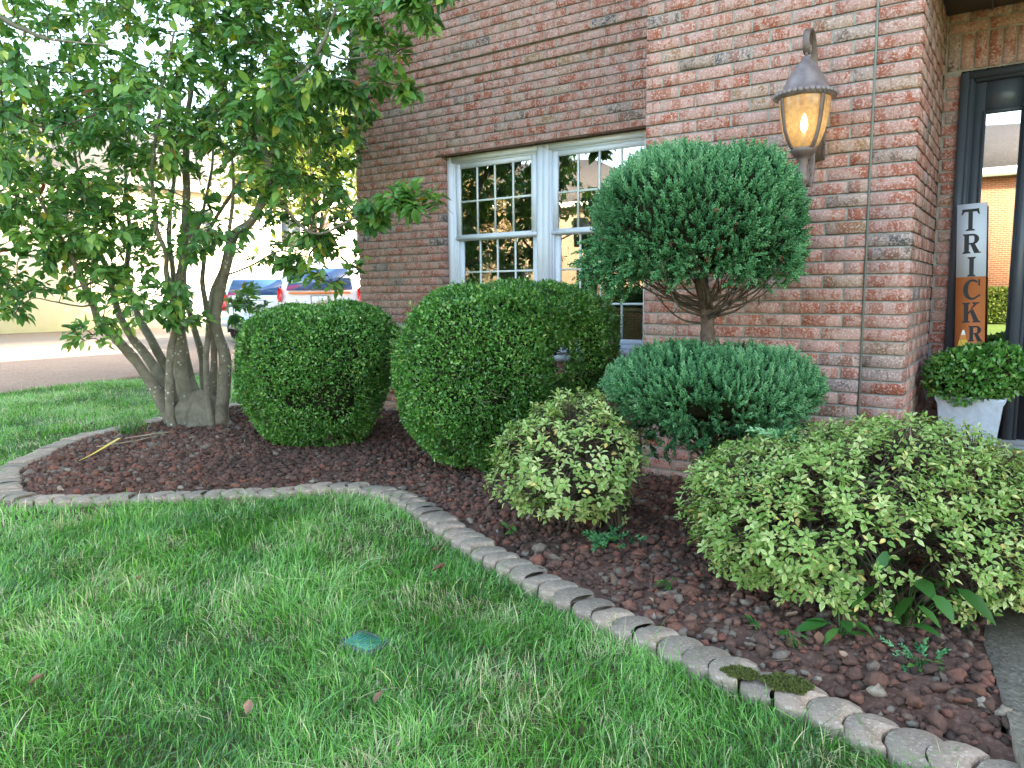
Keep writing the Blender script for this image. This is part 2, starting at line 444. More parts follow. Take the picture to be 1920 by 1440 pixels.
# bed soil: a fine grid cut to the bed's outline, humped a little
hx = np.arange(-6.3, .6, .05); hy = np.arange(-2.45, 1.95, .05)
bx, by = np.meshgrid(hx, hy); B = np.stack([bx.ravel(), by.ravel(), np.zeros(bx.size)], -1)
def BEDZ(P):
    de = np.concatenate([np.min(np.linalg.norm(c[:, None, :2]-EC[None, ::10], axis=2), axis=1) for c in np.array_split(P, max(1, len(P)//20000))])
    f = 1-np.exp(-(de/.16)**2)
    return -.034 + f*(.046 + .05*(vnoise(P*[1, 1, 0], 1.6, 8)-.4) + .012*vnoise(P*[1, 1, 0], 9, 2))
B[:, 2] = BEDZ(B)
nX, nY = len(hx), len(hy)
i = np.arange((nY-1)*(nX-1)); r0 = i//(nX-1)*nX + i % (nX-1)
cen = B[r0][:, :2] + .025
k_ = inside(cen, BEDPOLY)
mb = MB(); mb.add(B, np.stack([r0, r0+1, r0+nX+1, r0+nX], -1)[k_])
tag(mb.build('garden_bed', MAT['bed'], smooth=True), kind='structure')

mb = MB(); mb.prism(PATH, -.06, .045)
mb2 = MB()
tag(mb.build('path', MAT['path']), kind='structure')

# lava gravel
def icos(sub=1):
    t = (1+5**.5)/2
    V = [(-1,t,0),(1,t,0),(-1,-t,0),(1,-t,0),(0,-1,t),(0,1,t),(0,-1,-t),(0,1,-t),(t,0,-1),(t,0,1),(-t,0,-1),(-t,0,1)]
    F = [(0,11,5),(0,5,1),(0,1,7),(0,7,10),(0,10,11),(1,5,9),(5,11,4),(11,10,2),(10,7,6),(7,1,8),(3,9,4),(3,4,2),(3,2,6),(3,6,8),(3,8,9),(4,9,5),(2,4,11),(6,2,10),(8,6,7),(9,8,1)]
    V = [np.array(v)/np.linalg.norm(v) for v in V]
    for _ in range(sub):
        cache = {}; F2 = []
        def mid(a, b):
            k = (min(a, b), max(a, b))
            if k not in cache:
                m = V[a]+V[b]; V.append(m/np.linalg.norm(m)); cache[k] = len(V)-1
            return cache[k]
        for a, b, c in F:
            ab, bc, ca = mid(a, b), mid(b, c), mid(c, a)
            F2 += [(a, ab, ca), (b, bc, ab), (c, ca, bc), (ab, bc, ca)]
        F = F2
    return np.array(V), F
ICO_V, ICO_F = icos(1)
ICO2_V, ICO2_F = icos(2)
mb = MB()
NR = 40000
P = np.stack([rng.uniform(-6.3, .56, NR), rng.uniform(-2.4, 1.85, NR), np.zeros(NR)], -1)
P = P[inside(P, BEDPOLY)]
dist_e = np.min(np.linalg.norm(P[:, None, :2]-EC[None, ::12], axis=2), axis=1)
P = P[dist_e > .062]
P[:, 2] = BEDZ(P)
NV = 14
for v in range(NV):
    sel = P[v::NV]; n = len(sel)
    tv = ICO_V * (1 + .95*(vnoise(ICO_V, 1.9, 20+v)[:, None]-.5) + .75*(vnoise(ICO_V, 5.1, 50+v)[:, None]-.5))
    s0 = np.clip(rng.lognormal(-4.42, .36, n), .006, .028)
    sc = s0[:, None]*np.stack([rng.uniform(.8, 1.35, n), rng.uniform(.75, 1.15, n), rng.uniform(.55, .95, n)], -1)
    rot = frames(rdir(n)*[1, 1, .35], np.array([0, 0, 1.])+.5*rdir(n))
    pos = sel.copy(); pos[:, 2] += s0*.35
    patch = vnoise(sel*[1, 1, 0], 1.3, 5)
    t = np.clip(rng.normal(.46, .24, n) + (patch-.5)*.45, 0, .93)
    t = np.where(rng.random(n) < .012, rng.uniform(.94, 1, n), t)
    mb.inst(tv, ICO_F, pos, rot, sc, t)
tag(mb.build('lava_gravel', MAT['lava']), kind='stuff', label='reddish brown lava rock gravel covering the planting bed', cat='gravel')

# edging pavers: scalloped discs, each bites into the next
seg = np.concatenate([[0], np.cumsum(np.linalg.norm(np.diff(EC, axis=0), axis=1))])
pitch = .1005
ns = int(seg[-1]/pitch)
RP = .074
def paver_mesh(v):
    a = np.linspace(0, 2*np.pi, 40, endpoint=False)
    x, y = RP*np.cos(a)*1.0, RP*np.sin(a)*1.10
    # concave bite on the -x side
    d = np.hypot(x+pitch*1.0, y); k = d < RP*1.06
    ang = np.arctan2(y, x+pitch*1.0)
    x = np.where(k, -pitch*1.0+RP*1.06*np.cos(ang), x); y = np.where(k, RP*1.06*np.sin(ang), y)
    r2 = random.Random(v)
    j = 1+.022*np.array([r2.uniform(-1, 1) for _ in a]); x = x*j; y = y*j
    V = []; n = len(a)
    for z, s in ((-.03, 1.0), (.046, 1.0), (.056, .975), (.0605, .91)):
        cx = .012
        V.append(np.stack([(x-cx)*s+cx, y*s, np.full(n, z)], -1))
    V = np.concatenate(V)
    F = [(q*n+i, q*n+(i+1) % n, (q+1)*n+(i+1) % n, (q+1)*n+i) for q in range(3) for i in range(n)]
    F.append(tuple(3*n+i for i in range(n)))
    mb = MB(); mb.add(V, F, .5)
    return mb
pv_protos = []
MOSSY = {}
for i in range(ns):
    s_ = i*pitch + .03
    q = np.array([np.interp(s_, seg, EC[:, 0]), np.interp(s_, seg, EC[:, 1])])
    q2 = np.array([np.interp(s_+.02, seg, EC[:, 0]), np.interp(s_+.02, seg, EC[:, 1])])
    ang = math.atan2(*(q2-q)[::-1])
    if len(pv_protos) < 6:
        o = paver_mesh(i)
        o.T[0][:] = [.15, .5, .85, .35, .7, .55][i]
        o = o.build('edging_paver', MAT['paver']); pv_protos.append(o)
    else:
        o = pv_protos[random.randrange(6)].copy(); COL.objects.link(o)
    o.location = (q[0]+random.uniform(-.004, .004), q[1]+random.uniform(-.004, .004), -.045+random.uniform(-.006, .005))
    o.rotation_euler = (random.uniform(-.04, .04), random.uniform(-.04, .04), ang+random.uniform(-.05, .05))
    f = s_/seg[-1]
    if s_ < 1.3: lab = 'grey scalloped edging paver in the near run beside the larger yellow-green azalea'
    elif s_ < 2.6: lab = 'grey scalloped edging paver in the run in front of the smaller pale azalea'
    elif s_ < 3.55: lab = 'grey scalloped edging paver on the inward bend below the domed boxwood with a hole'
    elif s_ < 5.35: lab = 'grey scalloped edging paver in the straight run below the flat-topped boxwood'
    elif s_ < 6.0: lab = 'grey scalloped edging paver on the tight outer turn at the far tip of the bed'
    else: lab = 'grey scalloped edging paver in the back row running behind the magnolia trunk'
    tag(o, lab, 'paver', 'scalloped pavers edging the bed: ' + lab.split(' paver ')[1])

# ------------------------------------------------------------------ lawn grass
DRIVE_X = lambda y: np.interp(y, [-9, -.4, .64, 1.6, 3, 6], [-9.45, -9.62, -9.85, -10.05, -9.4, -8.6])
VALVE = np.array([-1.255, -2.50])
def grass_points(n, x0, x1, y0, y1, dmin, dmax, cone):
    P = np.stack([rng.uniform(x0, x1, n), rng.uniform(y0, y1, n), np.zeros(n)], -1)
    d = np.hypot(P[:, 0]-CAM[0], P[:, 1]-CAM[1])
    k = (d >= dmin) & (d < dmax)
    v = unit(P[:, :2]-CAM[:2]); fw = unit(np.array([-.5665, .8152]))
    k &= (v @ fw) > cone
    P = P[k]
    k = ~inside(P, BEDPOLY) & ~inside(P, PATH) & (P[:, 0] > DRIVE_X(P[:, 1])+.02)
    k &= ~((P[:, 0] > -4.85) & (P[:, 1] > WALL_Y-.02))
    k &= ~((P[:, 0] > -1.5) & (P[:, 1] > -.05))
    P = P[k]
    de = np.min(np.linalg.norm(P[:, None, :2]-EC[None, ::14], axis=2), axis=1) if len(P) < 60000 else np.concatenate(
        [np.min(np.linalg.norm(c[:, None, :2]-EC[None, ::14], axis=2), axis=1) for c in np.array_split(P, len(P)//40000+1)])
    # thin, worn turf in the inner bend of the edging
    worn = np.exp(-((P[:, 0]+2.2)**2/.35 + (P[:, 1]+1.55)**2/.05))
    k = (de > .078) & (rng.random(len(P)) > .72*worn)
    k &= np.hypot((P[:, 0]-VALVE[0])/.050, (P[:, 1]-VALVE[1]-.0)/.045) > 1
    return P[k]
mb = MB()
for (n, x0, x1, y0, y1, dmin, dmax, cone, hs, ws) in (
        (360000, -3.2, 2.2, -4.6, -.6, 1.15, 2.7, .74, 1.0, .0031),
        (380000, -5.2, 1.6, -4.6, -.4, 2.7, 4.4, .74, 1.0, .0039),
        (230000, -10.2, -1.5, -5.5, 3.2, 4.4, 11.5, .70, 1.0, .0058),
        (60000, -7, 4, -8, 0, .6, 6, -.3, 1.0, .006)):
    P = grass_points(n, x0, x1, y0, y1, dmin, dmax, cone)
    if cone < 0:
        v = unit(P[:, :2]-CAM[:2]); P = P[(v @ unit(np.array([-.5665, .8152]))) < .74]
    n = len(P)
    P[:, 2] = LAWNZ(P)
    tuft = vnoise(P*[1, 1, 0], 7, 31); big = vnoise(P*[1, 1, 0], 1.7, 32); mid_ = vnoise(P*[1, 1, 0], 3.6, 37)
    h = hs*np.clip(rng.lognormal(-3.26, .45, n), .012, .12)*(.6+.75*tuft)*(.8+.4*big)
    de = np.zeros(n)
    a = 2*np.pi*(1.4*vnoise(P*[1, 1, 0], 2.4, 33)+.8*vnoise(P*[1, 1, 0], 11, 34)) + rng.normal(0, 1.25, n)
    L = np.clip(rng.gamma(2.4, .38, n), .05, 2.4)*(.7+.7*mid_)
    lean = np.stack([np.cos(a), np.sin(a), np.zeros(n)], -1)
    sa = a + np.pi/2 + rng.normal(0, .5, n)
    side = np.stack([np.cos(sa), np.sin(sa), rng.normal(0, .15, n)], -1)
    w = ws*rng.uniform(.6, 1.25, n)
    ts = [0, .38, .74, 1.0]; Vb = []
    for t, wt in zip(ts, (1, .9, .6, 0)):
        up = np.sqrt(np.maximum(0, 1-.35*np.minimum(L, 1.2)*t))
        c = P + np.array([0, 0, 1.])*(h*t*up/(1+.25*L*t))[:, None] + lean*(h*L*t*t*.85)[:, None]
        if wt:
            Vb += [c-side*(w*wt*.5)[:, None], c+side*(w*wt*.5)[:, None]]
        else: Vb.append(c)
    V = np.stack(Vb, 1)
    off = np.arange(n)[:, None]*7
    Fq = np.concatenate([off+np.array([[0, 1, 3, 2]]), off+np.array([[2, 3, 5, 4]])]); Ft = off+np.array([[4, 5, 6]])
    tt = np.clip(rng.normal(.40, .22, n)+.55*(big-.5)+.50*(mid_-.5)+.25*(tuft-.5), 0, .89)
    dry = vnoise(P*[1, 1, 0], 5.3, 36)
    st = rng.random(n) < np.clip(.09+.9*(dry-.58), .04, .45)
    tt = np.where(st, rng.uniform(.86, 1, n), tt)
    mb.add(V.reshape(-1, 3), [Fq, Ft], np.repeat(tt, 7))
tag(mb.build('lawn_grass', MAT['grass']), kind='stuff', label='green uncut lawn grass blades in front of the planting bed', cat='grass')

# ------------------------------------------------------------------ the brick house
HOUSE = thing('brick_house', 'red brick house with a white grilled window and a recessed dark entry', 'house', (-1.4, .5, 0))
CZ, CH, BL = .88, .0677, .2032
class Bricks(MB):
    def __init__(s): super().__init__(); s.C = []
    def brick(s, org, ud, nd, a, b, z0, z1, w0, depth, bc):
        """one brick: u a..b, z z0..z1, face at w0, chamfered front edges"""
        c = .0022; i = .0020
        jit = rng.normal(0, .0006, (12, 3))
        uw = [(a, z0, w0-depth), (b, z0, w0-depth), (b, z1, w0-depth), (a, z1, w0-depth),
              (a, z0, w0-c), (b, z0, w0-c), (b, z1, w0-c), (a, z1, w0-c),
              (a+i, z0+i, w0), (b-i, z0+i, w0), (b-i, z1-i, w0), (a+i, z1-i, w0)]
        V = np.array([org + ud*u + nd*w + np.array([0, 0, z]) for u, z, w in uw]) + jit
        s.add(V, [(8,9,10,11),(4,5,9,8),(5,6,10,9),(6,7,11,10),(7,4,8,11),(0,1,5,4),(1,2,6,5),(2,3,7,6),(3,0,4,7)])
        s.C.append(np.array([(bc[0], bc[1], abs(u-a)+.001, z-z0) for u, z, w in uw]))
    def rect(s, org, ud, nd, a, b, z0, z1, w0):
        V = [org+ud*u+nd*w0+np.array([0, 0, z]) for u, z in ((a, z0), (b, z0), (b, z1), (a, z1))]
        s.add(V, [(0, 1, 2, 3)], .5, 1); s.C.append(np.zeros((4, 4)))
def btint():
    r = rng.random()
    return (r*.74 if rng.random() < .86 else rng.uniform(.74, 1.0), rng.random())
def brick_wall(name, org, ud, nd, u1, z0, z1, holes=(), off=0., corbel=(), deep0=False, deep1=False, mortar=True, u0=0., parent=None):
    mb = Bricks(); org = np.array(org, float); ud = np.array(ud, float); nd = np.array(nd, float)
    k0 = int(math.floor((z0-CZ)/CH)); k1 = int(math.ceil((z1-CZ)/CH))
    for k in range(k0, k1):
        zb = CZ+k*CH; zt = zb+CH-.0112
        if zt > z1+.02 or zb < z0-.08: continue
        zc = (zb+zt)/2
        segs = [(u0, u1)]
        for (ha, hb, hz0, hz1) in holes:
            if hz0 < zc < hz1:
                ns_ = []
                for a, b in segs:
                    if hb <= a or ha >= b: ns_.append((a, b)); continue
                    if ha > a: ns_.append((a, ha))
                    if hb < b: ns_.append((hb, b))
                segs = ns_
        pr = sum(d for zz, d in corbel if zc > zz)
        st = off + (k % 2)*BL/2
        for a, b in segs:
            V = [org+ud*uu+nd*w+np.array([0, 0, z]) for uu, w, z in ((a, pr-.0015, zt), (b, pr-.0015, zt), (b, pr-.0155, zb+CH+.001), (a, pr-.0155, zb+CH+.001))]
            mb.add(V, [(0, 1, 2, 3)], .5, 1); mb.C.append(np.zeros((4, 4)))
            n0 = int(math.floor((a-st)/BL)); u = st+n0*BL
            while u < b-1e-6:
                ba, bb = max(a, u), min(b, u+BL)
                if bb-ba > .028:
                    A = ba if ba == a else ba+.0055
                    B_ = bb if bb == b else bb-.0055
                    edge = (ba == a and (a > u0 or deep0)) or (bb == b and (b < u1 or deep1))
                    mb.brick(org, ud, nd, A, B_, zb, zt, pr+rng.normal(0, .0011), (.088 if edge else .02)+pr, btint())
                    if B_ != bb: mb.rect(org, ud, nd, B_-.001, bb+.0065, zb-.001, zt+.001, pr-.0032)
                u += BL
    if mortar:
        hs = sorted(holes)
        zz = sorted({z0, z1} | {h[2] for h in hs} | {h[3] for h in hs} | {c[0] for c in corbel})
        for za, zb in zip(zz[:-1], zz[1:]):
            pr = sum(d for q, d in corbel if (za+zb)/2 > q)
            a = u0
            for h in hs:
                if h[2] < (za+zb)/2 < h[3]:
                    if h[0] > a: mb.rect(org, ud, nd, a, h[0], za, zb, -.0160+pr)
                    a = h[1]
            if u1 > a: mb.rect(org, ud, nd, a, u1, za, zb, -.0160+pr)
        for zz_, d_ in corbel:
            pr = sum(d for q, d in corbel if q < zz_-1e-6)
            V = [org+ud*uu+nd*w+np.array([0, 0, zz_+.004]) for uu, w in ((u0, -.0160+pr), (u1, -.0160+pr), (u1, pr+d_), (u0, pr+d_))]
            mb.add(V, [(0, 1, 2, 3)], .5, 1); mb.C.append(np.zeros((4, 4)))
        for h in hs:
            for uu, sg in ((h[0]-.004, 1), (h[1]+.004, -1)):
                V = [org+ud*uu+nd*w+np.array([0, 0, z]) for w, z in ((-.007, h[2]), (-.12, h[2]), (-.12, h[3]), (-.007, h[3]))]
                mb.add(V, [(0, 1, 2, 3)], .5, 1); mb.C.append(np.zeros((4, 4)))
    return mb.build(name, [MAT['brick'], MAT['mortar']], HOUSE if parent is None else parent, colattr=mb.C)

X_ = np.array([1., 0, 0]); Y_ = np.array([0, 1., 0])
EAVE = 5.7
XL, XS, YE = -4.77, -1.418, 1.016
WX0, WX1, WZ0, WZ1 = -3.735, -1.765, .645, 2.31
CORB = [(2.9055, .016), (3.0409, .016)]
# wing wall with the window, set back behind the projecting bay
brick_wall('wall', (XL, WALL_Y, 0), X_, -Y_, XS-XL, -.25, EAVE, [(WX0-XL, WX1-XL, WZ0, WZ1)], off=.07, corbel=CORB, deep0=True)
# projecting bay, left of its control joint, then the stretcher column on the corner
CJ = 1.418-.203
brick_wall('wall', (XS, 0, 0), X_, -Y_, CJ-.006, -.25, EAVE, off=CJ-6*BL, deep0=True)
mb = Bricks()
for k in range(-17, 72):
    zb = CZ+k*CH-.002
    if zb+CH < EAVE:
        mb.brick(np.array([0, 0, 0.]), X_, -Y_, -.197, -.0005, zb, zb+CH-.0112, rng.normal(0, .001), .092, btint())
        zt = zb+CH-.0112
        mb.add([(-.197, .0015, zt), (-.0015, .0015, zt), (-.0155, .0155, zb+CH+.001), (-.197, .0155, zb+CH+.001), (-.0015, .1005, zt), (-.0155, .1005, zb+CH+.001)], [(0, 1, 2, 3), (1, 4, 5, 2)], .5, 1); mb.C.append(np.zeros((6, 4)))
mb.rect(np.array([0, 0, 0.]), X_, -Y_, -.197, -.0160, -.25, EAVE, -.0160)
mb.rect(np.array([0, 0, 0.]), Y_, X_, .0160, .1045, -.25, EAVE, -.0160)
mb.build('wall', [MAT['brick'], MAT['mortar']], HOUSE, colattr=mb.C)
mb = MB(); mb.box((-.2085, -.001, -.25), (-.1975, .03, EAVE)); mb.build('control_joint', MAT['sealant'], HOUSE)
# bay sides
brick_wall('wall', (0, .1005, 0), Y_, X_, YE-.1005, -.25, EAVE, off=.05)
brick_wall('wall', (XS, 0, 0), Y_, -X_, WALL_Y, -.25, EAVE, off=.1, u0=.095)
brick_wall('wall', (XL, WALL_Y, 0), Y_, -X_, 11.1, -.25, EAVE, off=.1, u0=.095)
# entry wall: the strip beside the frame, a soldier course over the door, a course above
mb = Bricks(); o3 = np.array([0, YE, 0.])
for k in range(-12, 23):
    zb = CZ+k*CH
    if zb < 2.33:
        mb.brick(o3, X_, -Y_, .005 if k % 2 else .018, .083, zb, zb+CH-.0105, rng.normal(0, .001), .08, btint())
u = .014
while u < 2.0:
    mb.brick(o3, X_, -Y_, u, u+.0565, 2.39, 2.585, rng.normal(0, .001), .09, btint()); u += .0672
for k in range(2):
    u = .012-.1*k
    while u < 2.0:
        mb.brick(o3, X_, -Y_, max(u, .01), u+.193, 2.596+k*CH, 2.596+k*CH+.0572, rng.normal(0, .001), .05, btint()); u += BL
mb.rect(o3, X_, -Y_, 0, .086, -.2, 2.38, -.007); mb.rect(o3, X_, -Y_, 0, 2.1, 2.38, 2.75, -.007)
mb.build('wall', [MAT['brick'], MAT['mortar']], HOUSE, colattr=mb.C)
# right of the entry (out of the picture) and the unseen rear
brick_wall('wall', (2.1, 0, 0), X_, -Y_, 6.0, -.25, EAVE, off=0)
brick_wall('wall', (2.1, 0, 0), Y_, -X_, YE, -.25, EAVE, off=.1, u0=.095)
mb = MB(); mb.box((XL+.1, 11.9, -.25), (8.1, 12.0, EAVE)); mb.box((8.0, .1, -.25), (8.1, 11.9, EAVE))
mb.build('wall', MAT['mortar'], HOUSE)
# inner skins keep the rooms dark
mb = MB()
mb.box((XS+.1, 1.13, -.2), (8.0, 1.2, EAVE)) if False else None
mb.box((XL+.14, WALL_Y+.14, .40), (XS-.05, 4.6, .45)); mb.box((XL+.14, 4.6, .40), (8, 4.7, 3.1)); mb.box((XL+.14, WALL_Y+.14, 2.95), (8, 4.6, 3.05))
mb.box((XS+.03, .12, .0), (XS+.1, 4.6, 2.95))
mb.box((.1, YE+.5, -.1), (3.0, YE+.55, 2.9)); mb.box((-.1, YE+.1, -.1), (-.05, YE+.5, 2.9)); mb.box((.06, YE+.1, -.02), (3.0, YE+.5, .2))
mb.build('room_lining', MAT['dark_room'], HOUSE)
mb = MB(); mb.box((0.006, .012, 2.70), (2.09, YE-.012, 2.74))
for xx in np.arange(.22, 2.1, .305): mb.box((xx-.006, .014, 2.688), (xx+.006, YE-.014, 2.70))
mb.build('soffit', MAT['soffit'], HOUSE)
# porch slab with a rowlock edge
mb = Bricks(); o4 = np.array([.01, .0, 0.])
u = 0
while u < 2.05:
    mb.brick(o4, X_, -Y_, u, u+.057, .07, .165, rng.normal(0, .001), .2, btint()); u += .0672
for r_ in range(4):
    u = 0
    while u < 2.05:
        z = .164; y0 = .21+r_*.205
        mb.add(np.array([(.01+u, y0, z), (.01+u+.057, y0, z), (.01+u+.057, y0+.195, z), (.01+u, y0+.195, z)]), [(0, 1, 2, 3)])
        t = btint(); mb.C.append(np.array([(t[0], t[1], .05*q, .1) for q in range(4)])); u += .0672
mb.add([(.01, .004, .158), (2.09, .004, .158), (2.09, YE, .158), (.01, YE, .158), (.01, .004, -.05), (2.09, .004, -.05)], [(0, 1, 2, 3), (4, 5, 1, 0)], .5, 1); mb.C.append(np.zeros((6, 4)))
mb.build('porch_step', [MAT['brick'], MAT['mortar']], HOUSE, colattr=mb.C)
# hipped roof
mb = MB()
E0, E1, E2, E3 = (-5.2, -.45, EAVE-.02), (8.5, -.45, EAVE-.02), (8.5, 12.4, EAVE-.02), (-5.2, 12.4, EAVE-.02)
A, B2 = (.4, 6, 8.6), (3.2, 6, 8.6)
mb.add([E0, E1, E2, E3, A, B2], [(0, 1, 5, 4), (1, 2, 5), (2, 3, 4, 5), (3, 0, 4), (3, 2, 1, 0)])
mb.build('roof', MAT['roof'], HOUSE)
mb = MB(); mb.box((WX0-.06, WALL_Y-.004, WZ1-.006), (WX1+.06, WALL_Y+.1, WZ1+.003)); mb.build('lintel', MAT['lintel'], HOUSE)

def window_unit(x0, x1):
    z0, z1 = .70, 2.30
    f = MB(); yf = WALL_Y+.075
    f.box((x0, yf, z0), (x0+.05, yf+.10, z1)); f.box((x1-.05, yf, z0), (x1, yf+.10, z1))
    f.box((x0+.05, yf, z1-.045), (x1-.05, yf+.10, z1)); f.box((x0+.05, yf+.01, z0), (x1-.05, yf+.10, z0+.03))
    for d, w in ((.050, .014), (.066, .012)):           # stepped track
        f.box((x0+d, yf+.022+(d-.05), z0+.03), (x0+d+w, yf+.10, z1-.045)); f.box((x1-d-w, yf+.022+(d-.05), z0+.03), (x1-d, yf+.10, z1-.045))
    f.box((x0+.078, yf+.02, z1-.062), (x1-.078, yf+.10, z1-.045))
    fr = f.build('window', MAT['white_vinyl'], HOUSE)
    a, b = x0+.078, x1-.078
    zm = 1.60
    for up in (True, False):
        s = MB(); y = yf+.026 if up else yf+.056
        za, zb = (zm-.005, z1-.062) if up else (z0+.03, zm+.03)
        st = .045 if up else .05
        s.box((a, y, za), (a+st, y+.028, zb)); s.box((b-st, y, za), (b, y+.028, zb))
        s.box((a+st, y, zb-.04), (b-st, y+.028, zb)); s.box((a+st, y, za), (b-st, y+.028, za+.045))
        if up: s.box((a-.01, y-.008, za+.004), (b+.01, y, za+.03))
        s.build('sash', MAT['white_vinyl'], fr)
        ga, gb, gz0, gz1 = a+st-.004, b-st+.004, za+.041, zb-.036
        g = MB(); g.add([(ga, y+.010, gz0), (gb, y+.010, gz0), (gb, y+.010, gz1), (ga, y+.010, gz1)], [(0, 1, 2, 3)])
        g.build('glass', MAT['glass'], fr)
        q = MB(); rows = 2 if up else 3
        for i in range(1, 4):
            xx = ga+(gb-ga)*i/4; q.box((xx-.008, y+.003, gz0), (xx+.008, y+.009, gz1))
        for i in range(1, rows):
            zz = gz0+(gz1-gz0)*i/rows; q.box((ga, y+.0038, zz-.008), (gb, y+.0086, zz+.008))
        q.build('grille', MAT['grille'], fr)
xm = (WX0+WX1)/2
window_unit(WX0+.004, xm-.002); window_unit(xm+.002, WX1-.004)
mb = MB(); mb.box((WX0-.01, WALL_Y-.035, WZ0+.012), (WX1+.01, WALL_Y+.19, WZ0+.055)); mb.box((WX0-.01, WALL_Y-.02, WZ0-.05), (WX1+.01, WALL_Y+.0, WZ0+.012))
mb.build('window_sill', MAT['white_vinyl'], HOUSE)

# entry: frame, sidelight, door
Y0 = YE-.03
mb = MB()
mb.box((.087, Y0, .24), (.128, YE+.1, 2.365)); mb.box((.128, Y0+.012, .24), (.150, YE+.1, 2.33)); mb.box((.150, Y0+.028, .24), (.158, YE+.1, 2.322))
mb.box((.128, Y0, 2.33), (2.0, YE+.1, 2.365)); mb.box((.158, Y0+.016, 2.312), (2.0, YE+.1, 2.33))
mb.box((.405, Y0-.005, .24), (.455, YE+.1, 2.312)); mb.box((.455, Y0+.01, .24), (.475, YE+.1, 2.312))
mb.box((1.45, Y0-.005, .24), (1.52, YE+.1, 2.312)); mb.box((1.93, Y0, .24), (2.0, YE+.1, 2.312))
mb.build('door_frame', MAT['charcoal'], HOUSE)
mb = MB(); y = Y0+.045
mb.box((.158, y, .26), (.213, y+.04, 2.31)); mb.box((.393, y, .26), (.405, y+.04, 2.31)); mb.box((.213, y, 2.14), (.393, y+.04, 2.31)); mb.box((.213, y, .26), (.393, y+.04, .50))
for a, b, c, d in ((.206, .220, .50, 2.147), (.386, .394, .50, 2.147)): mb.box((a, y-.009, c), (b, y, d))
mb.box((.220, y-.009, 2.133), (.386, y, 2.147)); mb.box((.220, y-.009, .493), (.386, y, .507))
sl = mb.build('sidelight', MAT['charcoal'], HOUSE)
mb = MB(); mb.add([(.21, y+.012, .49), (.40, y+.012, .49), (.40, y+.012, 2.15), (.21, y+.012, 2.15)], [(0, 1, 2, 3)])
mb.build('glass', glassmat('sidelight glass', .62), sl)
mb = MB(); mb.box((.475, y+.01, .26), (1.45, y+.05, 2.31)); mb.box((.60, y+.002, .4), (1.32, y+.01, .95)); mb.build('door', MAT['charcoal'], HOUSE)
mb = MB(); mb.box((.13, Y0-.035, .205), (1.95, YE+.09, .235)); mb.box((.13, Y0-.015, .235), (1.95, YE+.09, .262)); mb.build('threshold', MAT['threshold'], HOUSE)
mb = Bricks(); u = .09
while u < 2.0:
    mb.brick(np.array([0, YE-.02, 0.]), X_, -Y_, u, u+.057, .163, .204, 0, .07, btint()); u += .0672
mb.build('threshold_course', [MAT['brick'], MAT['mortar']], HOUSE, colattr=mb.C)

# ------------------------------------------------------------------ wall lantern
MAT['bronze'] = simple('weathered bronze', (.155, .115, .105), .55, .25, .3, 22, .15)
MAT['verdigris'] = simple('weathered bronze cap', (.20, .165, .165), .5, .25, .35, 14, .15)
LX, LY = -.473, -.22
LANT = thing('wall_lantern', 'weathered bronze wall lantern with a lit amber glass bell', 'lantern', (LX, 0, 2.0))
c = (LX, LY, 0)
mb = MB(); mb.lathe([(.0, 2.266), (.016, 2.264), (.022, 2.255), (.024, 2.243), (.036, 2.232), (.050, 2.220), (.056, 2.206), (.066, 2.190), (.085, 2.162), (.098, 2.132), (.104, 2.112), (.116, 2.104), (.130, 2.092), (.140, 2.076), (.140, 2.066), (.124, 2.060), (.0, 2.068)][::-1], c, 48)
cap = mb.build('cap', MAT['verdigris'], LANT, smooth=True)
mb = MB(); n = 34
for i in range(n):
    a = 2*math.pi*i/n; mb.add(ICO_V*.0135+np.array([LX+.139*math.cos(a), LY+.139*math.sin(a), 2.079]), ICO_F)
mb.build('beading', MAT['verdigris'], cap, smooth=True)
GP = [(.124, 2.060), (.121, 2.02), (.113, 1.965), (.101, 1.91), (.083, 1.862), (.060, 1.826)]
gp = spline([(r, 0, z) for r, z in GP], 16)[:, [0, 2]]
m, nt, p = mat('amber seeded glass')
nt.nodes.remove(p)
tr = nt.nodes.new('ShaderNodeBsdfTransparent'); tr.inputs[0].default_value = (.96, .84, .66, 1)
tl = nt.nodes.new('ShaderNodeBsdfTranslucent'); tl.inputs[0].default_value = (.92, .70, .44, 1)
df = nt.nodes.new('ShaderNodeBsdfDiffuse'); df.inputs[0].default_value = (.58, .40, .24, 1)
gl = nt.nodes.new('ShaderNodeBsdfGlossy'); gl.inputs['Roughness'].default_value = .15
m1 = nt.nodes.new('ShaderNodeMixShader'); nt.links.new(ramp(nt, noise(nt, 45, 3), [(.3, (.22, .22, .22)), (.7, (.55, .55, .55))]).outputs[0], m1.inputs[0])
nt.links.new(tr.outputs[0], m1.inputs[1]); nt.links.new(tl.outputs[0], m1.inputs[2])
m2 = nt.nodes.new('ShaderNodeMixShader'); m2.inputs[0].default_value = .22; nt.links.new(m1.outputs[0], m2.inputs[1]); nt.links.new(df.outputs[0], m2.inputs[2])
m3 = nt.nodes.new('ShaderNodeMixShader'); fr = nt.nodes.new('ShaderNodeFresnel'); nt.links.new(fr.outputs[0], m3.inputs[0]); nt.links.new(m2.outputs[0], m3.inputs[1]); nt.links.new(gl.outputs[0], m3.inputs[2])
nt.links.new(m3.outputs[0], nt.nodes['Material Output'].inputs['Surface'])
mb = MB(); mb.lathe([(r-.003, z) for r, z in gp[::-1]], c, 40); mb.build('glass_bell', m, LANT, smooth=True)
mb = MB()
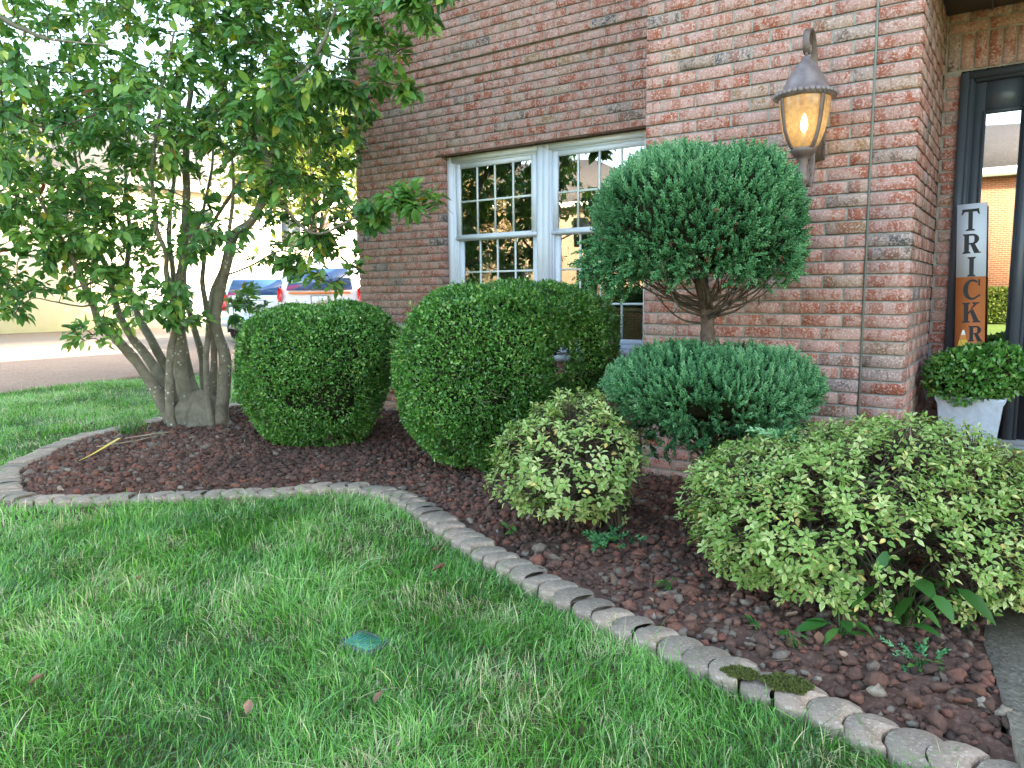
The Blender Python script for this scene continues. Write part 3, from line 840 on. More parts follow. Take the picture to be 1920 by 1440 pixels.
for a0 in (-2.25, -.68, .89, 2.46):
    P3 = np.array([(LX+(r+.003)*math.cos(a0), LY+(r+.003)*math.sin(a0), z) for r, z in gp])
    t = np.array([-math.sin(a0), math.cos(a0), 0])*.010; nn = np.array([math.cos(a0), math.sin(a0), 0])*.006
    V = np.concatenate([P3-t, P3+t, P3+t+nn, P3-t+nn]); k = len(P3)
    F = [(q*k+i, q*k+i+1, ((q+1) % 4)*k+i+1, ((q+1) % 4)*k+i) for q in range(4) for i in range(k-1)]
    mb.add(V, F)
mb.build('rib', MAT['bronze'], LANT)
mb = MB(); mb.lathe([(.0, 1.60), (.014, 1.605), (.022, 1.625), (.018, 1.65), (.030, 1.665), (.036, 1.685), (.026, 1.70), (.026, 1.775), (.034, 1.786), (.048, 1.798), (.060, 1.812), (.064, 1.828), (.0, 1.832)], c, 36)
mb.build('finial', MAT['bronze'], LANT, smooth=True)
def strap(pts, w, t, n=40):
    P3 = spline([(LX, y, z) for y, z in pts], n); T = unit(np.gradient(P3, axis=0)); Nn = np.stack([np.zeros(n), -T[:, 2], T[:, 1]], -1)
    mb = MB(); V = np.concatenate([P3+Nn*s*t/2+np.array([1., 0, 0])*q*w/2 for s, q in ((-1, -1), (-1, 1), (1, 1), (1, -1))])
    F = [(q*n+i, q*n+i+1, ((q+1) % 4)*n+i+1, ((q+1) % 4)*n+i) for q in range(4) for i in range(n-1)] + [(0, n, 2*n, 3*n), (n-1, 4*n-1, 3*n-1, 2*n-1)]
    mb.add(V, F); return mb
mb = strap([(-.022, 2.02), (-.045, 2.14), (-.058, 2.24), (-.080, 2.325), (-.125, 2.385), (-.180, 2.400), (-.228, 2.372), (-.243, 2.33), (-.232, 2.292), (-.206, 2.280), (-.188, 2.298), (-.194, 2.322)], .030, .011)
mb.tube([(LX, -.22, 2.262), (LX, -.221, 2.288)], .008, 8)
mb.build('scroll_arm', MAT['bronze'], LANT)
mb = strap([(-.022, 1.90), (-.026, 1.80), (-.036, 1.715), (-.068, 1.668), (-.108, 1.668), (-.126, 1.70), (-.110, 1.728), (-.090, 1.716)], .026, .010)
mb.tube([(LX, -.02, 1.86), (LX, -.12, 1.80), (LX, -.20, 1.79)], .010, 8)
mb.build('scroll_foot', MAT['bronze'], LANT)
mb = MB(); mb.prism([(LX-.055, .0), (LX+.055, .0), (LX+.055, -.014), (LX+.035, -.024), (LX-.035, -.024), (LX-.055, -.014)], 1.80, 2.12)
for z in np.arange(1.81, 2.115, .0105):
    for sx in (-.052, .052): mb.box((LX+sx-.006, -.024, z), (LX+sx+.006, -.006, z+.006))
mb.build('back_plate', MAT['bronze'], LANT)
m, nt, p = mat('lit bulb'); p.inputs['Emission Color'].default_value = (1, .72, .32, 1); p.inputs['Emission Strength'].default_value = 4; p.inputs['Base Color'].default_value = (1, .85, .6, 1)
mb = MB(); mb.lathe([(.004, 1.905), (.013, 1.918), (.0175, 1.94), (.014, 1.965), (.006, 1.988), (.0, 1.998)], c, 20)
mb.build('bulb', m, LANT, smooth=True)
mb = MB(); mb.lathe([(.0, 1.83), (.012, 1.832), (.012, 1.905), (.0, 1.906)], c, 16); mb.build('candle_sleeve', MAT['threshold'], LANT, smooth=True)

# ------------------------------------------------------------------ sign leaning on the frame
SIGN = thing('porch_sign', 'tall narrow white and orange board lettered TRICK leaning by the door', 'sign', (.24, .85, .17))
SW, SH, ST = .146, 1.46, .019
MAT['sign_white'] = simple('sign white paint', (.56, .63, .72), .6, var=.05, scale=8)
MAT['sign_orange'] = simple('sign orange paint', (.42, .13, .032), .6, var=.08, scale=10)
MAT['sign_black'] = simple('sign black paint', (.008, .012, .013), .6, var=.1)
MAT['corn_yellow'] = simple('candy yellow paint', (.75, .48, .05), .6, var=.05)
MAT['corn_orange'] = simple('candy orange paint', (.60, .24, .04), .6, var=.05)
MAT['corn_white'] = simple('candy white paint', (.78, .76, .70), .6, var=.05)
zs = SH-.42
bd = MB(); bd.box((0, 0, 0), (SW, ST, zs), 1); bd.box((0, 0, zs), (SW, ST, SH), 0)
board = bd.build('board', [MAT['sign_white'], MAT['sign_orange']], SIGN)
LET = MB()
zcount = [0]
def lp(poly):
    """one flat stroke; strokes sit a hair apart so that none share a plane"""
    zcount[0] += 1; y = -.0006-.00012*(zcount[0] % 9)
    LET.add([(x, y, z) for x, z in poly], [tuple(range(len(poly)))])
def bar(x0, z0, x1, z1): lp([(x0, z0), (x1, z0), (x1, z1), (x0, z1)])
def serif(x0, x1, z, d): lp([(x0, z), (x1, z), (x1-.006, z+d), (x0+.006, z+d)])
def arc(cx, cz, rx, rz, a0, a1, w0, w1=None, n=18):
    A = np.radians(np.linspace(a0, a1, n)); w1 = w1 or w0; P1 = []; P2 = []
    for i, a in enumerate(A):
        s = math.sin(math.pi*i/(n-1)); w = w0+(w1-w0)*s
        P1.append((cx+rx*math.cos(a), cz+rz*math.sin(a))); P2.append((cx+(rx-w)*math.cos(a), cz+(rz-w*.75)*math.sin(a)))
    for i in range(n-1): lp([P1[i], P1[i+1], P2[i+1], P2[i]])
def letter_T(cx, zb, h, w):
    bar(cx-w/2, zb+h*.87, cx+w/2, zb+h); bar(cx-.011, zb+.008, cx+.011, zb+h*.9); serif(cx-.024, cx+.024, zb, .010)
    lp([(cx-w/2, zb+h*.87), (cx-w/2+.012, zb+h*.87), (cx-w/2+.002, zb+h*.74), (cx-w/2-.004, zb+h*.74)]); lp([(cx+w/2-.012, zb+h*.87), (cx+w/2, zb+h*.87), (cx+w/2+.004, zb+h*.74), (cx+w/2-.002, zb+h*.74)])
def letter_R(cx, zb, h, w):
    x0 = cx-w/2; s = h/.1
    bar(x0+.009*s, zb+.004, x0+.030*s, zb+h-.004); serif(x0, x0+.039*s, zb, .009*s); serif(x0, x0+.028*s, zb+h, -.008*s)
    bar(x0+.026*s, zb+h-.010*s, x0+.046*s, zb+h); bar(x0+.026*s, zb+h*.45, x0+.046*s, zb+h*.45+.009*s)
    arc(x0+.044*s, zb+h*.725, .030*s, h*.275, -90, 90, .010*s, .021*s)
    lp([(x0+.036*s, zb+h*.47), (x0+.056*s, zb+h*.47), (x0+w+.004*s, zb), (x0+w-.022*s, zb)]); serif(x0+w-.022*s, x0+w+.010*s, zb, .006*s)
def letter_I(cx, zb, h):
    bar(cx-.011, zb+.004, cx+.011, zb+h-.004); serif(cx-.022, cx+.022, zb, .010); serif(cx-.022, cx+.022, zb+h, -.010)
def letter_C(cx, zb, h, w):
    arc(cx+.004, zb+h/2, w/2, h/2, 48, 312, .010, .024, 26)
    lp([(cx+w/2-.008, zb+h*.98), (cx+w/2, zb+h), (cx+w/2, zb+h*.66), (cx+w/2-.008, zb+h*.70)]); lp([(cx+w/2-.020, zb+h*.06), (cx+w/2+.003, zb+h*.18), (cx+w/2+.002, zb+h*.28), (cx+w/2-.02, zb+h*.16)])
def letter_K(cx, zb, h, w):
    x0 = cx-w/2
    bar(x0+.010, zb+.004, x0+.033, zb+h-.004); serif(x0, x0+.043, zb, .009); serif(x0, x0+.043, zb+h, -.009)
    lp([(x0+.030, zb+h*.36), (x0+.034, zb+h*.52), (x0+w-.010, zb+h-.005), (x0+w-.026, zb+h-.005)]); serif(x0+w-.040, x0+w, zb+h, -.008)
    lp([(x0+.040, zb+h*.56), (x0+.056, zb+h*.68), (x0+w-.001, zb+.004), (x0+w-.028, zb+.004)]); serif(x0+w-.038, x0+w+.008, zb, .008)
cx = SW/2
letter_T(cx-.006, SH-.155, .125, .084)
letter_R(cx-.003, SH-.285, .112, .084)
letter_I(cx+.003, SH-.418, .112)
letter_C(cx+.003, SH-.552, .118, .086)
letter_K(cx+.003, SH-.682, .115, .088)
letter_R(cx+.024, SH-.790, .088, .066)
# the rest of the lettering stands hidden behind the planter
letter_T(cx-.003, SH-.93, .112, .084); letter_R(cx, SH-1.06, .112, .084)
lettering = LET.build('lettering', MAT['sign_black'], SIGN)
mb = MB(); x0 = .042; zb = SH-.815
def band(f0, f1, mi):
    h = .092; w = .056
    a, b = w/2*(1-f0*.86), w/2*(1-f1*.86)
    mb.add([(x0-a, -.0008, zb+h*f0), (x0+a, -.0008, zb+h*f0), (x0+b, -.0008, zb+h*f1), (x0-b, -.0008, zb+h*f1)], [(0, 1, 2, 3)], .5, mi)
band(0, .36, 0); band(.36, .68, 1); band(.68, 1, 2)
mb.build('candy_corn', [MAT['corn_yellow'], MAT['corn_orange'], MAT['corn_white']], SIGN)
SIGN.location = (.178, .80, .167)
SIGN.rotation_euler = (math.radians(-5.6), math.radians(-2.6), 0)

# ------------------------------------------------------------------ planter
PX, PY, PZ = .262, .58, .167
MAT['planter'] = simple('pale stone resin', (.47, .55, .65), .6, var=.12, scale=34)
PL = thing('planter_pot', 'pale square tapered planter pot standing on the porch', 'planter', (PX, PY, PZ))
def sq(h, z): return [(PX-h, PY-h, z), (PX+h, PY-h, z), (PX+h, PY+h, z), (PX-h, PY+h, z)]
mb = MB(); prof = [(.112, PZ), (.150, PZ+.36), (.161, PZ+.382), (.163, PZ+.398), (.150, PZ+.398), (.140, PZ+.33)]
V = sum([sq(h, z) for h, z in prof], [])
F = [(q*4+i, q*4+(i+1) % 4, (q+1)*4+(i+1) % 4, (q+1)*4+i) for q in range(len(prof)-1) for i in range(4)] + [(3, 2, 1, 0)]
mb.add(V, F)
o = mb.build('pot', MAT['planter'], PL)
b = o.modifiers.new('bevel', 'BEVEL'); b.width = .004; b.segments = 2; b.limit_method = 'ANGLE'
mb = MB(); mb.add(sq(.1395, PZ+.345), [(0, 1, 2, 3)]); mb.build('potting_soil', MAT['bed'], PL)

# ------------------------------------------------------------------ leaf templates (length 1 along x, z is the upper face)
def leaf_tpl(wid=.42, fold=.25, droop=.18, tip=1.0):
    ts = [0, .22, .52, .80, tip]; ws = [0, .72, 1.0, .58, 0]
    V = [(t, 0, -droop*t*t) for t in ts]
    for sgn in (1, -1):
        for t, w in zip(ts[1:4], ws[1:4]): V.append((t-.03, sgn*w*wid*.5, -droop*t*t+fold*w*wid*.5))
    F = [(0, 1, 5), (1, 2, 6, 5), (2, 3, 7, 6), (3, 4, 7), (0, 8, 1), (1, 8, 9, 2), (2, 9, 10, 3), (3, 10, 4)]
    return np.array(V, float), F
BIG_LEAF = leaf_tpl(.50, .30, .22)
AZ_LEAF = leaf_tpl(.52, .35, .15)
OVAL = (np.array([(0, 0, 0), (.42, .27, .10), (1, 0, -.05), (.42, -.27, .10), (.5, 0, -.02)], float), [(0, 4, 1), (4, 2, 1), (0, 3, 4), (4, 3, 2)])
LAT = unit(np.array([.8219, .5696, 0])); DEP = unit(np.array([-.5665, .8152, 0])); UP = np.array([0, 0, 1.])

# ------------------------------------------------------------------ magnolia
STEMS = [
    (0.062, [(-5.6, -0.574, 0.001), (-5.666, -0.619, 0.213), (-5.721, -0.685, 0.413), (-5.804, -0.784, 0.63), (-5.871, -0.891, 0.807), (-5.895, -0.99, 0.914), (-5.856, -1.05, 1.066), (-5.818, -1.122, 1.201), (-5.83, -1.22, 1.459), (-5.87, -1.335, 1.786), (-5.894, -1.455, 2.058)]),
    (0.058, [(-5.619, -0.529, -0.022), (-5.721, -0.554, 0.253), (-5.791, -0.565, 0.449), (-5.9, -0.604, 0.613), (-6.008, -0.646, 0.74), (-6.073, -0.663, 0.829), (-6.169, -0.686, 0.998), (-6.27, -0.692, 1.306), (-6.406, -0.716, 1.639), (-6.461, -0.693, 1.906), (-6.598, -0.72, 2.214), (-6.732, -0.709, 2.743)]),
    (0.062, [(-5.615, -0.466, -0.032), (-5.734, -0.475, 0.281), (-5.866, -0.48, 0.533), (-6.003, -0.485, 0.711), (-6.115, -0.47, 0.819), (-6.275, -0.469, 0.992), (-6.434, -0.436, 1.312), (-6.523, -0.334, 1.714), (-6.691, -0.256, 2.279), (-6.767, -0.089, 2.961)]),
    (0.042, [(-5.418, -0.693, -0.0), (-5.431, -0.694, 0.291), (-5.396, -0.682, 0.639), (-5.314, -0.672, 0.877), (-5.273, -0.702, 1.144), (-5.233, -0.761, 1.306), (-5.158, -0.807, 1.475), (-5.129, -0.888, 1.696), (-5.061, -0.932, 2.043), (-4.922, -0.916, 2.535), (-4.731, -0.87, 3.04)]),
    (0.075, [(-5.453, -0.474, -0.015), (-5.532, -0.492, 0.354), (-5.55, -0.499, 0.62), (-5.546, -0.487, 0.97), (-5.523, -0.484, 1.231), (-5.462, -0.459, 1.501), (-5.425, -0.426, 1.985), (-5.397, -0.417, 2.386), (-5.337, -0.372, 2.914), (-5.239, -0.302, 3.459)]),
    (0.055, [(-5.46, -0.357, -0.019), (-5.543, -0.355, 0.238), (-5.653, -0.36, 0.447), (-5.751, -0.339, 0.711), (-5.853, -0.303, 1.015), (-5.97, -0.259, 1.402), (-6.082, -0.202, 1.796), (-6.135, -0.067, 2.395), (-6.167, 0.06, 2.807)]),
    (0.045, [(-5.544, -0.235, -0.046), (-5.658, -0.221, 0.351), (-5.738, -0.176, 0.589), (-5.877, -0.152, 0.844), (-6.02, -0.108, 1.145), (-6.134, -0.036, 1.412), (-6.125, 0.17, 1.926), (-6.173, 0.35, 2.457), (-6.343, 0.474, 3.111)]),
    (0.034, [(-5.23, -0.439, 0.002), (-5.247, -0.441, 0.2), (-5.255, -0.445, 0.454), (-5.239, -0.428, 0.8), (-5.188, -0.401, 1.111), (-5.108, -0.385, 1.261), (-5.031, -0.378, 1.409), (-4.942, -0.32, 1.88), (-4.919, -0.328, 2.264), (-4.945, -0.409, 2.409), (-4.886, -0.376, 2.961)]),
    (0.062, [(-5.206, -0.363, -0.008), (-5.189, -0.331, 0.354), (-5.162, -0.33, 0.655), (-5.175, -0.383, 0.903), (-5.094, -0.387, 1.141), (-4.982, -0.392, 1.307), (-4.867, -0.39, 1.592), (-4.653, -0.35, 1.735), (-4.472, -0.325, 1.997), (-4.427, -0.394, 2.32), (-4.341, -0.47, 2.465), (-4.187, -0.507, 2.603), (-3.891, -0.464, 2.672), (-3.661, -0.461, 2.83), (-3.459, -0.471, 3.078)]),
    (0.045, [(-5.516, -0.215, -0.046), (-5.567, -0.186, 0.221), (-5.624, -0.126, 0.59), (-5.699, -0.081, 0.845), (-5.809, -0.057, 1.05), (-5.902, -0.001, 1.333), (-5.94, 0.124, 1.761), (-5.77, 0.414, 2.274), (-5.522, 0.735, 2.592), (-5.354, 1.002, 2.868)]),
    (0.016, [(-4.196, -0.537, 1.948), (-3.958, -0.468, 1.652), (-3.762, -0.441, 1.575), (-3.501, -0.371, 1.662), (-3.292, -0.365, 1.73), (-3.062, -0.367, 1.777), (-2.817, -0.372, 1.849), (-2.65, -0.46, 1.841)]),
    (0.008, [(-3.142, -0.516, 1.699), (-2.966, -0.446, 1.706), (-2.793, -0.431, 1.661), (-2.614, -0.429, 1.693), (-2.475, -0.494, 1.622)]),
    (0.014, [(-4.238, -0.467, 2.619), (-4.01, -0.374, 2.622), (-3.744, -0.303, 2.669), (-3.427, -0.246, 2.612), (-3.133, -0.236, 2.55), (-2.861, -0.277, 2.413)]),
    (0.012, [(-3.699, -0.427, 2.846), (-3.506, -0.415, 2.747), (-3.235, -0.43, 2.702), (-2.941, -0.486, 2.652), (-2.631, -0.582, 2.581)]),
    (0.012, [(-3.57, -0.443, 2.961), (-3.379, -0.423, 3.024), (-3.071, -0.435, 3.018), (-2.707, -0.485, 2.927), (-2.335, -0.583, 2.846)]),
    (0.032, [(-5.941, -1.91, 3.353), (-5.669, -1.763, 3.179), (-5.48, -1.682, 3.046), (-5.317, -1.621, 2.96), (-5.165, -1.572, 2.894), (-4.952, -1.483, 2.849), (-4.663, -1.347, 2.812)]),
    (0.012, [(-4.946, -0.417, 1.306), (-4.746, -0.324, 1.368), (-4.472, -0.215, 1.49), (-4.171, -0.15, 1.398), (-3.998, -0.197, 1.31), (-3.83, -0.273, 1.185)]),
    (0.012, [(-5.723, -1.115, 1.068), (-5.758, -1.202, 1.056), (-5.838, -1.363, 1.101), (-5.847, -1.511, 1.123), (-5.783, -1.657, 1.005)]),
    (0.009, [(-5.672, -1.101, 0.922), (-5.589, -1.103, 0.991), (-5.507, -1.194, 0.869), (-5.446, -1.33, 0.795)]),
    (0.01, [(-5.734, -0.034, 0.961), (-5.617, 0.058, 1.033), (-5.493, 0.14, 1.008), (-5.385, 0.2, 0.908)]),
    (0.008, [(-5.856, -0.848, 1.005), (-5.747, -0.85, 0.961), (-5.545, -0.836, 0.985), (-5.277, -0.814, 1.008)]),
    (0.012, [(-6.243, -0.705, 1.305), (-6.485, -0.984, 1.19), (-6.601, -1.231, 1.237), (-6.695, -1.51, 1.303)]),
]
CROWN = [
    ((-5.787, -0.606, 3.149), 2.0, 1.3, 0.75, 140),
    ((-4.679, -0.227, 3.001), 0.75, 1.0, 0.6, 60),
    ((-6.256, -1.155, 2.47), 1.1, 1.1, 0.75, 95),
    ((-4.979, -0.892, 2.393), 0.7, 0.7, 0.4, 34),
    ((-4.699, 0.189, 2.586), 0.55, 0.7, 0.6, 34),
    ((-6.216, -1.223, 1.818), 0.75, 0.9, 0.42, 55),
    ((-5.667, -0.999, 1.589), 0.55, 0.7, 0.33, 30),
    ((-4.93, -0.841, 1.683), 0.38, 0.5, 0.3, 12),
    ((-4.62, -0.409, 1.488), 0.3, 0.5, 0.2, 5),
    ((-5.786, -1.371, 1.287), 0.6, 0.6, 0.2, 22),
    ((-6.01, -1.563, 1.042), 0.2, 0.3, 0.15, 3),
    ((-5.448, -1.326, 0.836), 0.13, 0.2, 0.12, 3),
    ((-5.257, -0.907, 1.116), 0.42, 0.4, 0.17, 15),
    ((-5.554, -1.021, 0.904), 0.2, 0.2, 0.1, 3),
    ((-5.099, -0.693, 0.985), 0.2, 0.2, 0.1, 4),
    ((-3.925, -0.309, 1.385), 0.33, 0.3, 0.22, 15),
    ((-4.185, -0.064, 1.778), 0.4, 0.5, 0.25, 14),
    ((-5.493, 0.14, 1.008), 0.22, 0.3, 0.28, 12),
    ((-2.788, -0.512, 1.721), 0.24, 0.12, 0.07, 8),
    ((-3.206, -0.503, 1.676), 0.16, 0.1, 0.09, 5),
    ((-3.305, -0.318, 2.559), 0.42, 0.2, 0.07, 9),
    ((-2.951, -0.331, 2.466), 0.1, 0.1, 0.07, 3),
    ((-3.06, -0.595, 2.849), 0.3, 0.2, 0.1, 8),
    ((-2.621, -0.536, 2.854), 0.22, 0.2, 0.1, 8),
    ((-2.936, -0.539, 2.647), 0.2, 0.15, 0.06, 4),
    ((-3.865, -0.097, 2.542), 0.25, 0.4, 0.3, 10),
    ((-4.777, 0.056, 2.049), 0.35, 0.5, 0.2, 4),
    ((-3.919, -0.785, 2.293), 0.28, 0.25, 0.25, 12),
    ((-3.956, -0.73, 2.0), 0.25, 0.25, 0.2, 9),
    ((-3.702, -0.72, 2.536), 0.3, 0.25, 0.2, 10),
    ((-5.997, -0.868, 4.028), 2.2, 1.5, 0.8, 80),
    ((-7.236, -1.644, 2.942), 1.0, 1.2, 1.3, 60),
    ((-6.8, -1.785, 1.6), 0.6, 0.8, 0.6, 20),
    ((-4.315, -0.361, 3.697), 1.1, 0.9, 0.6, 34),
]

def magnolia():
    T = thing('magnolia_tree', 'multi-stemmed magnolia tree with grey trunk speckled pale and large green leaves', 'tree', (-5.43, -.42, 0))
    mb = MB(); att = []
    for k, (r0, P) in enumerate(STEMS):
        n = 14*len(P)//3 + 14; r0 *= .82
        S = spline(P, n); t = np.linspace(0, 1, n)
        main = k < 10
        if main:
            S[0, 2] -= .08
            r = r0*(1-.80*t**1.2) * (1 + .35*np.exp(-t*22))
        else: r = r0*(1-.85*t)
        S = S + (.012 if main else .006)*(np.stack([vnoise(S, 5, 60+k), vnoise(S, 5, 80+k), vnoise(S, 5, 99+k)], -1)-.5)*2
        r = r*(1+.12*(vnoise(S, 7, 40+k)-.5)*2)
        mb.tube(S, r, 12 if main else 7)
        att.append(S[n//3 if main else n//5:])
    # fused base
    a = np.linspace(0, 2*np.pi, 40, endpoint=False); V = []
    prof = [(.37, -.06), (.315, .01), (.265, .06), (.235, .11), (.205, .17), (.15, .24), (.07, .30), (.0, .32)]
    for rr, z in prof:
        q = np.stack([np.cos(a), np.sin(a), np.full(40, z*3)], -1)
        m_ = rr*(1+.10*np.sin(a*7+z*6))*(1+.34*(vnoise(q*[1, 1, .25], 3.1, 71)-.5)*2)
        V.append(np.array([-5.43, -.40, 0])+LAT*(m_*.90*np.cos(a))[:, None]+DEP*(m_*.62*np.sin(a))[:, None]+UP*z)
    V = np.concatenate(V)
    mb.add(V, [(i*40+j, i*40+(j+1) % 40, (i+1)*40+(j+1) % 40, (i+1)*40+j) for i in range(len(prof)-1) for j in range(40)])
    mb.build('trunk', MAT['bark'], T, smooth=True)
    A = np.concatenate(att)
    cl = []
    for c, a_, b_, z_, n in CROWN:
        n = int(n*(2.5 if c[2] > 2.0 and n > 20 else 1.8)); d = rdir(n)*np.cbrt(rng.uniform(.05, 1, n))[:, None]
        cl.append(np.array(c)+LAT*(d[:, :1]*a_)+DEP*(d[:, 1:2]*b_)+UP*(d[:, 2:]*z_))
    for c, r_, n in (((-4.75, -2.55, 2.15), (.8, .8, .75), 60), ((-4.25, -3.35, 2.3), (.6, .6, .6), 34)):   # the side away from the house
        cl.append(np.array(c)+rdir(n)*np.cbrt(rng.uniform(.05, 1, n))[:, None]*np.array(r_))
    cl = np.concatenate(cl)
    cl = cl[(cl[:, 1] < WALL_Y-.22) | (cl[:, 0] < XL-.3)]
    cl = cl[cl[:, 2] > .55]
    d0 = np.min(np.linalg.norm(cl[:, None]-A[None, ::3], axis=2), axis=1)
    cl = cl[np.argsort(d0)]
    tw = MB(); lv = MB(); pos, ax, nm, sc, tn = [], [], [], [], []
    att = list(A[::2]); AT = np.array(att)
    for c in cl:
        v = c-AT; d = np.linalg.norm(v, axis=1) + .35*np.maximum(0, AT[:, 2]-c[2]-.1)
        q = AT[np.argmin(d)]
        L = np.linalg.norm(c-q)
        mid_ = (q+c)/2 + rng.normal(0, .07*L, 3) + UP*.10*L
        S = spline([q, mid_, c], 9)
        tw.tube(S, np.linspace(.0042+.0028*min(L, 1.5), .0022, 9), 4, caps=False)
        AT = np.concatenate([AT, S[3:7]])
        td = unit(S[-1]-S[-3])
        nl = int(rng.integers(13, 21))
        tt = np.concatenate([np.full(5, 1.0), rng.uniform(max(.25, 1-.42/max(L, .42)), 1.0, nl-5)])
        b = np.stack([np.interp(tt, np.linspace(0, 1, 9), S[:, i]) for i in range(3)], -1) + rng.normal(0, .02, (nl, 3))
        a1 = unit(rdir(nl)*[1, 1, .5]*.9 + td*.7 - UP*rng.uniform(-.2, .45, nl)[:, None])
        pos.append(b+a1*.012); ax.append(a1); nm.append(UP+rdir(nl)*.6-DEP*.25)
        s = np.clip(rng.normal(.079, .020, nl), .035, .125); sc.append(s)
        base = rng.normal(.50, .15); tn.append(np.clip(rng.normal(base, .15, nl), 0, .9))
    pos, ax, nm, sc, tn = map(np.concatenate, (pos, ax, nm, sc, tn))
    odd = rng.random(len(tn)) < .014; tn = np.where(odd, rng.uniform(.92, 1, len(tn)), tn)
    k = (pos[:, 1]+ax[:, 1]*sc < WALL_Y-.03) | (pos[:, 0] < XL-.2)
    lv.inst(BIG_LEAF[0], BIG_LEAF[1], pos[k], frames(ax[k], nm[k]), np.stack([sc, sc*rng.uniform(.8, 1.15, len(sc)), sc*rng.uniform(.5, 1.6, len(sc))], -1)[k], tn[k])
    tw.build('twigs', MAT['twig'], T)
    lv.build('crown', MAT['magnolia'], T)
magnolia()

# ------------------------------------------------------------------ clipped boxwoods
def clipped(surf, n, leaf, depth, seed, density_holes=(), void=.77, lam=.55, up=.35):
    """leaves spread through the outer shell of a clipped bush; surf(n) gives points and outward normals"""
    P, Nn = surf(n)
    v = vnoise(P, 6.0, seed)
    lump = vnoise(P, 3.0, seed+1)
    d = rng.exponential(depth*.40, n) + np.where(v > void, rng.uniform(.03, .16, n), 0)
    Q = P + Nn*(.085*(lump-.5)+.034*(vnoise(P, 13, seed+2)-.5))[:, None] - Nn*d[:, None]
    k = np.ones(n, bool)
    for a, b, r in density_holes:
        a, b = np.array(a, float), np.array(b, float); ab = b-a
        t = np.clip(((Q-a) @ ab)/(ab @ ab), 0, 1); k &= np.linalg.norm(Q-a-t[:, None]*ab, axis=1) > r*(.8+.4*vnoise(Q, 14, 3))
    Q, Nn, d, n = Q[k], Nn[k], d[k], int(k.sum())
    ax = unit(Nn*.55+UP*up+rdir(n)*.85); nm = unit(Nn*lam+UP*.5+rdir(n)*.9)
    s = np.clip(rng.normal(leaf, leaf*.32, n), leaf*.45, leaf*1.7)
    t = np.clip(rng.normal(.46, .2, n)+.3*(vnoise(Q, 9, seed+4)-.5), 0, .93)
    t = np.where(rng.random(n) < .012, rng.uniform(.94, 1, n), t)
    mb = MB(); mb.inst(OVAL[0], OVAL[1], Q, frames(ax, nm), s, t)
    return mb
def rev(center, prof, warp=.08, seed=0, sx=1.0, sy=1.0):
    """a lumpy surface of revolution from (r,z) points"""
    pr = spline([(r, 0, z) for r, z in prof], 80)[:, [0, 2]]
    ds = np.linalg.norm(np.diff(pr, axis=0), axis=1); wgt = (pr[1:, 0]+pr[:-1, 0])*.5*ds; cdf = np.cumsum(wgt)/wgt.sum()
    c = np.array(center, float)
    def place(th, f):
        r = np.interp(f, np.arange(80), pr[:, 0]); z = np.interp(f, np.arange(80), pr[:, 1])
        dr = np.interp(f, np.arange(80), np.gradient(pr[:, 0])); dz = np.interp(f, np.arange(80), np.gradient(pr[:, 1]))
        q = np.stack([np.cos(th), np.sin(th), z*1.2], -1)
        w = 1+warp*(vnoise(q, 1.5, seed)-.5)*2
        P = c + LAT*(r*w*sx*np.cos(th))[:, None] + DEP*(r*w*sy*np.sin(th))[:, None] + UP*(z+.03*(w-1)/max(warp, 1e-3))[:, None]
        Nn = unit(LAT*(np.cos(th)*dz)[:, None]+DEP*(np.sin(th)*dz)[:, None]-UP*dr[:, None])
        return P, Nn
    def surf(n):
        return place(rng.uniform(0, 2*np.pi, n), np.interp(rng.random(n), cdf, np.arange(1, 80)))
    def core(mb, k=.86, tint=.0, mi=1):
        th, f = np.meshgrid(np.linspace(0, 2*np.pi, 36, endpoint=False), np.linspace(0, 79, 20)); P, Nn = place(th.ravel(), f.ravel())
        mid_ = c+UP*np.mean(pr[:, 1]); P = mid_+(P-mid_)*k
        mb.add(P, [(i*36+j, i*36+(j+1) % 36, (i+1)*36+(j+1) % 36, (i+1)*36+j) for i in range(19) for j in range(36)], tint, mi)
    return surf, core
def shoots(mb, surf, n, leaf):
    P, Nn = surf(n); pos, ax, nm, sc = [], [], [], []
    for p, nn in zip(P, Nn):
        d = unit(nn+UP*.8+rdir(1)[0]*.5); L = rng.uniform(.025, .075); m_ = int(L/.006)
        tt = np.linspace(.1, 1, m_)[:, None]; b = p-nn*.02+d*L*tt
        pos.append(b); ax.append(unit(d*.7+rdir(m_)*.8)); nm.append(UP+rdir(m_)*.6); sc.append(leaf*rng.uniform(.7, 1.1, m_))
    pos, ax, nm, sc = map(np.concatenate, (pos, ax, nm, sc))
    mb.inst(OVAL[0], OVAL[1], pos, frames(ax, nm), sc, np.clip(rng.normal(.72, .16, len(sc)), 0, .95))
def twiglets(mb, surf, n, L=.07, r=.0016, inward=.05):
    P, Nn = surf(n)
    for p, nn in zip(P, Nn):
        b = p-nn*inward*rng.uniform(.4, 1.6); e = b+unit(nn+UP*.4+rdir(1)[0]*.8)*L*rng.uniform(.4, 1.1)
        mb.tube([b, (b+e)/2+rng.normal(0, .006, 3), e], [r, r*.9, r*.6], 3, caps=False, mi=2)
def stem(P, r, k, mt, T):
    mb = MB(); mb.tube(P, r, k); return mb.build('stem', MAT[mt], T, smooth=True)
MAT['pale_twig'] = simple('pale twig', (.26, .22, .15), .8, var=.3, scale=20)

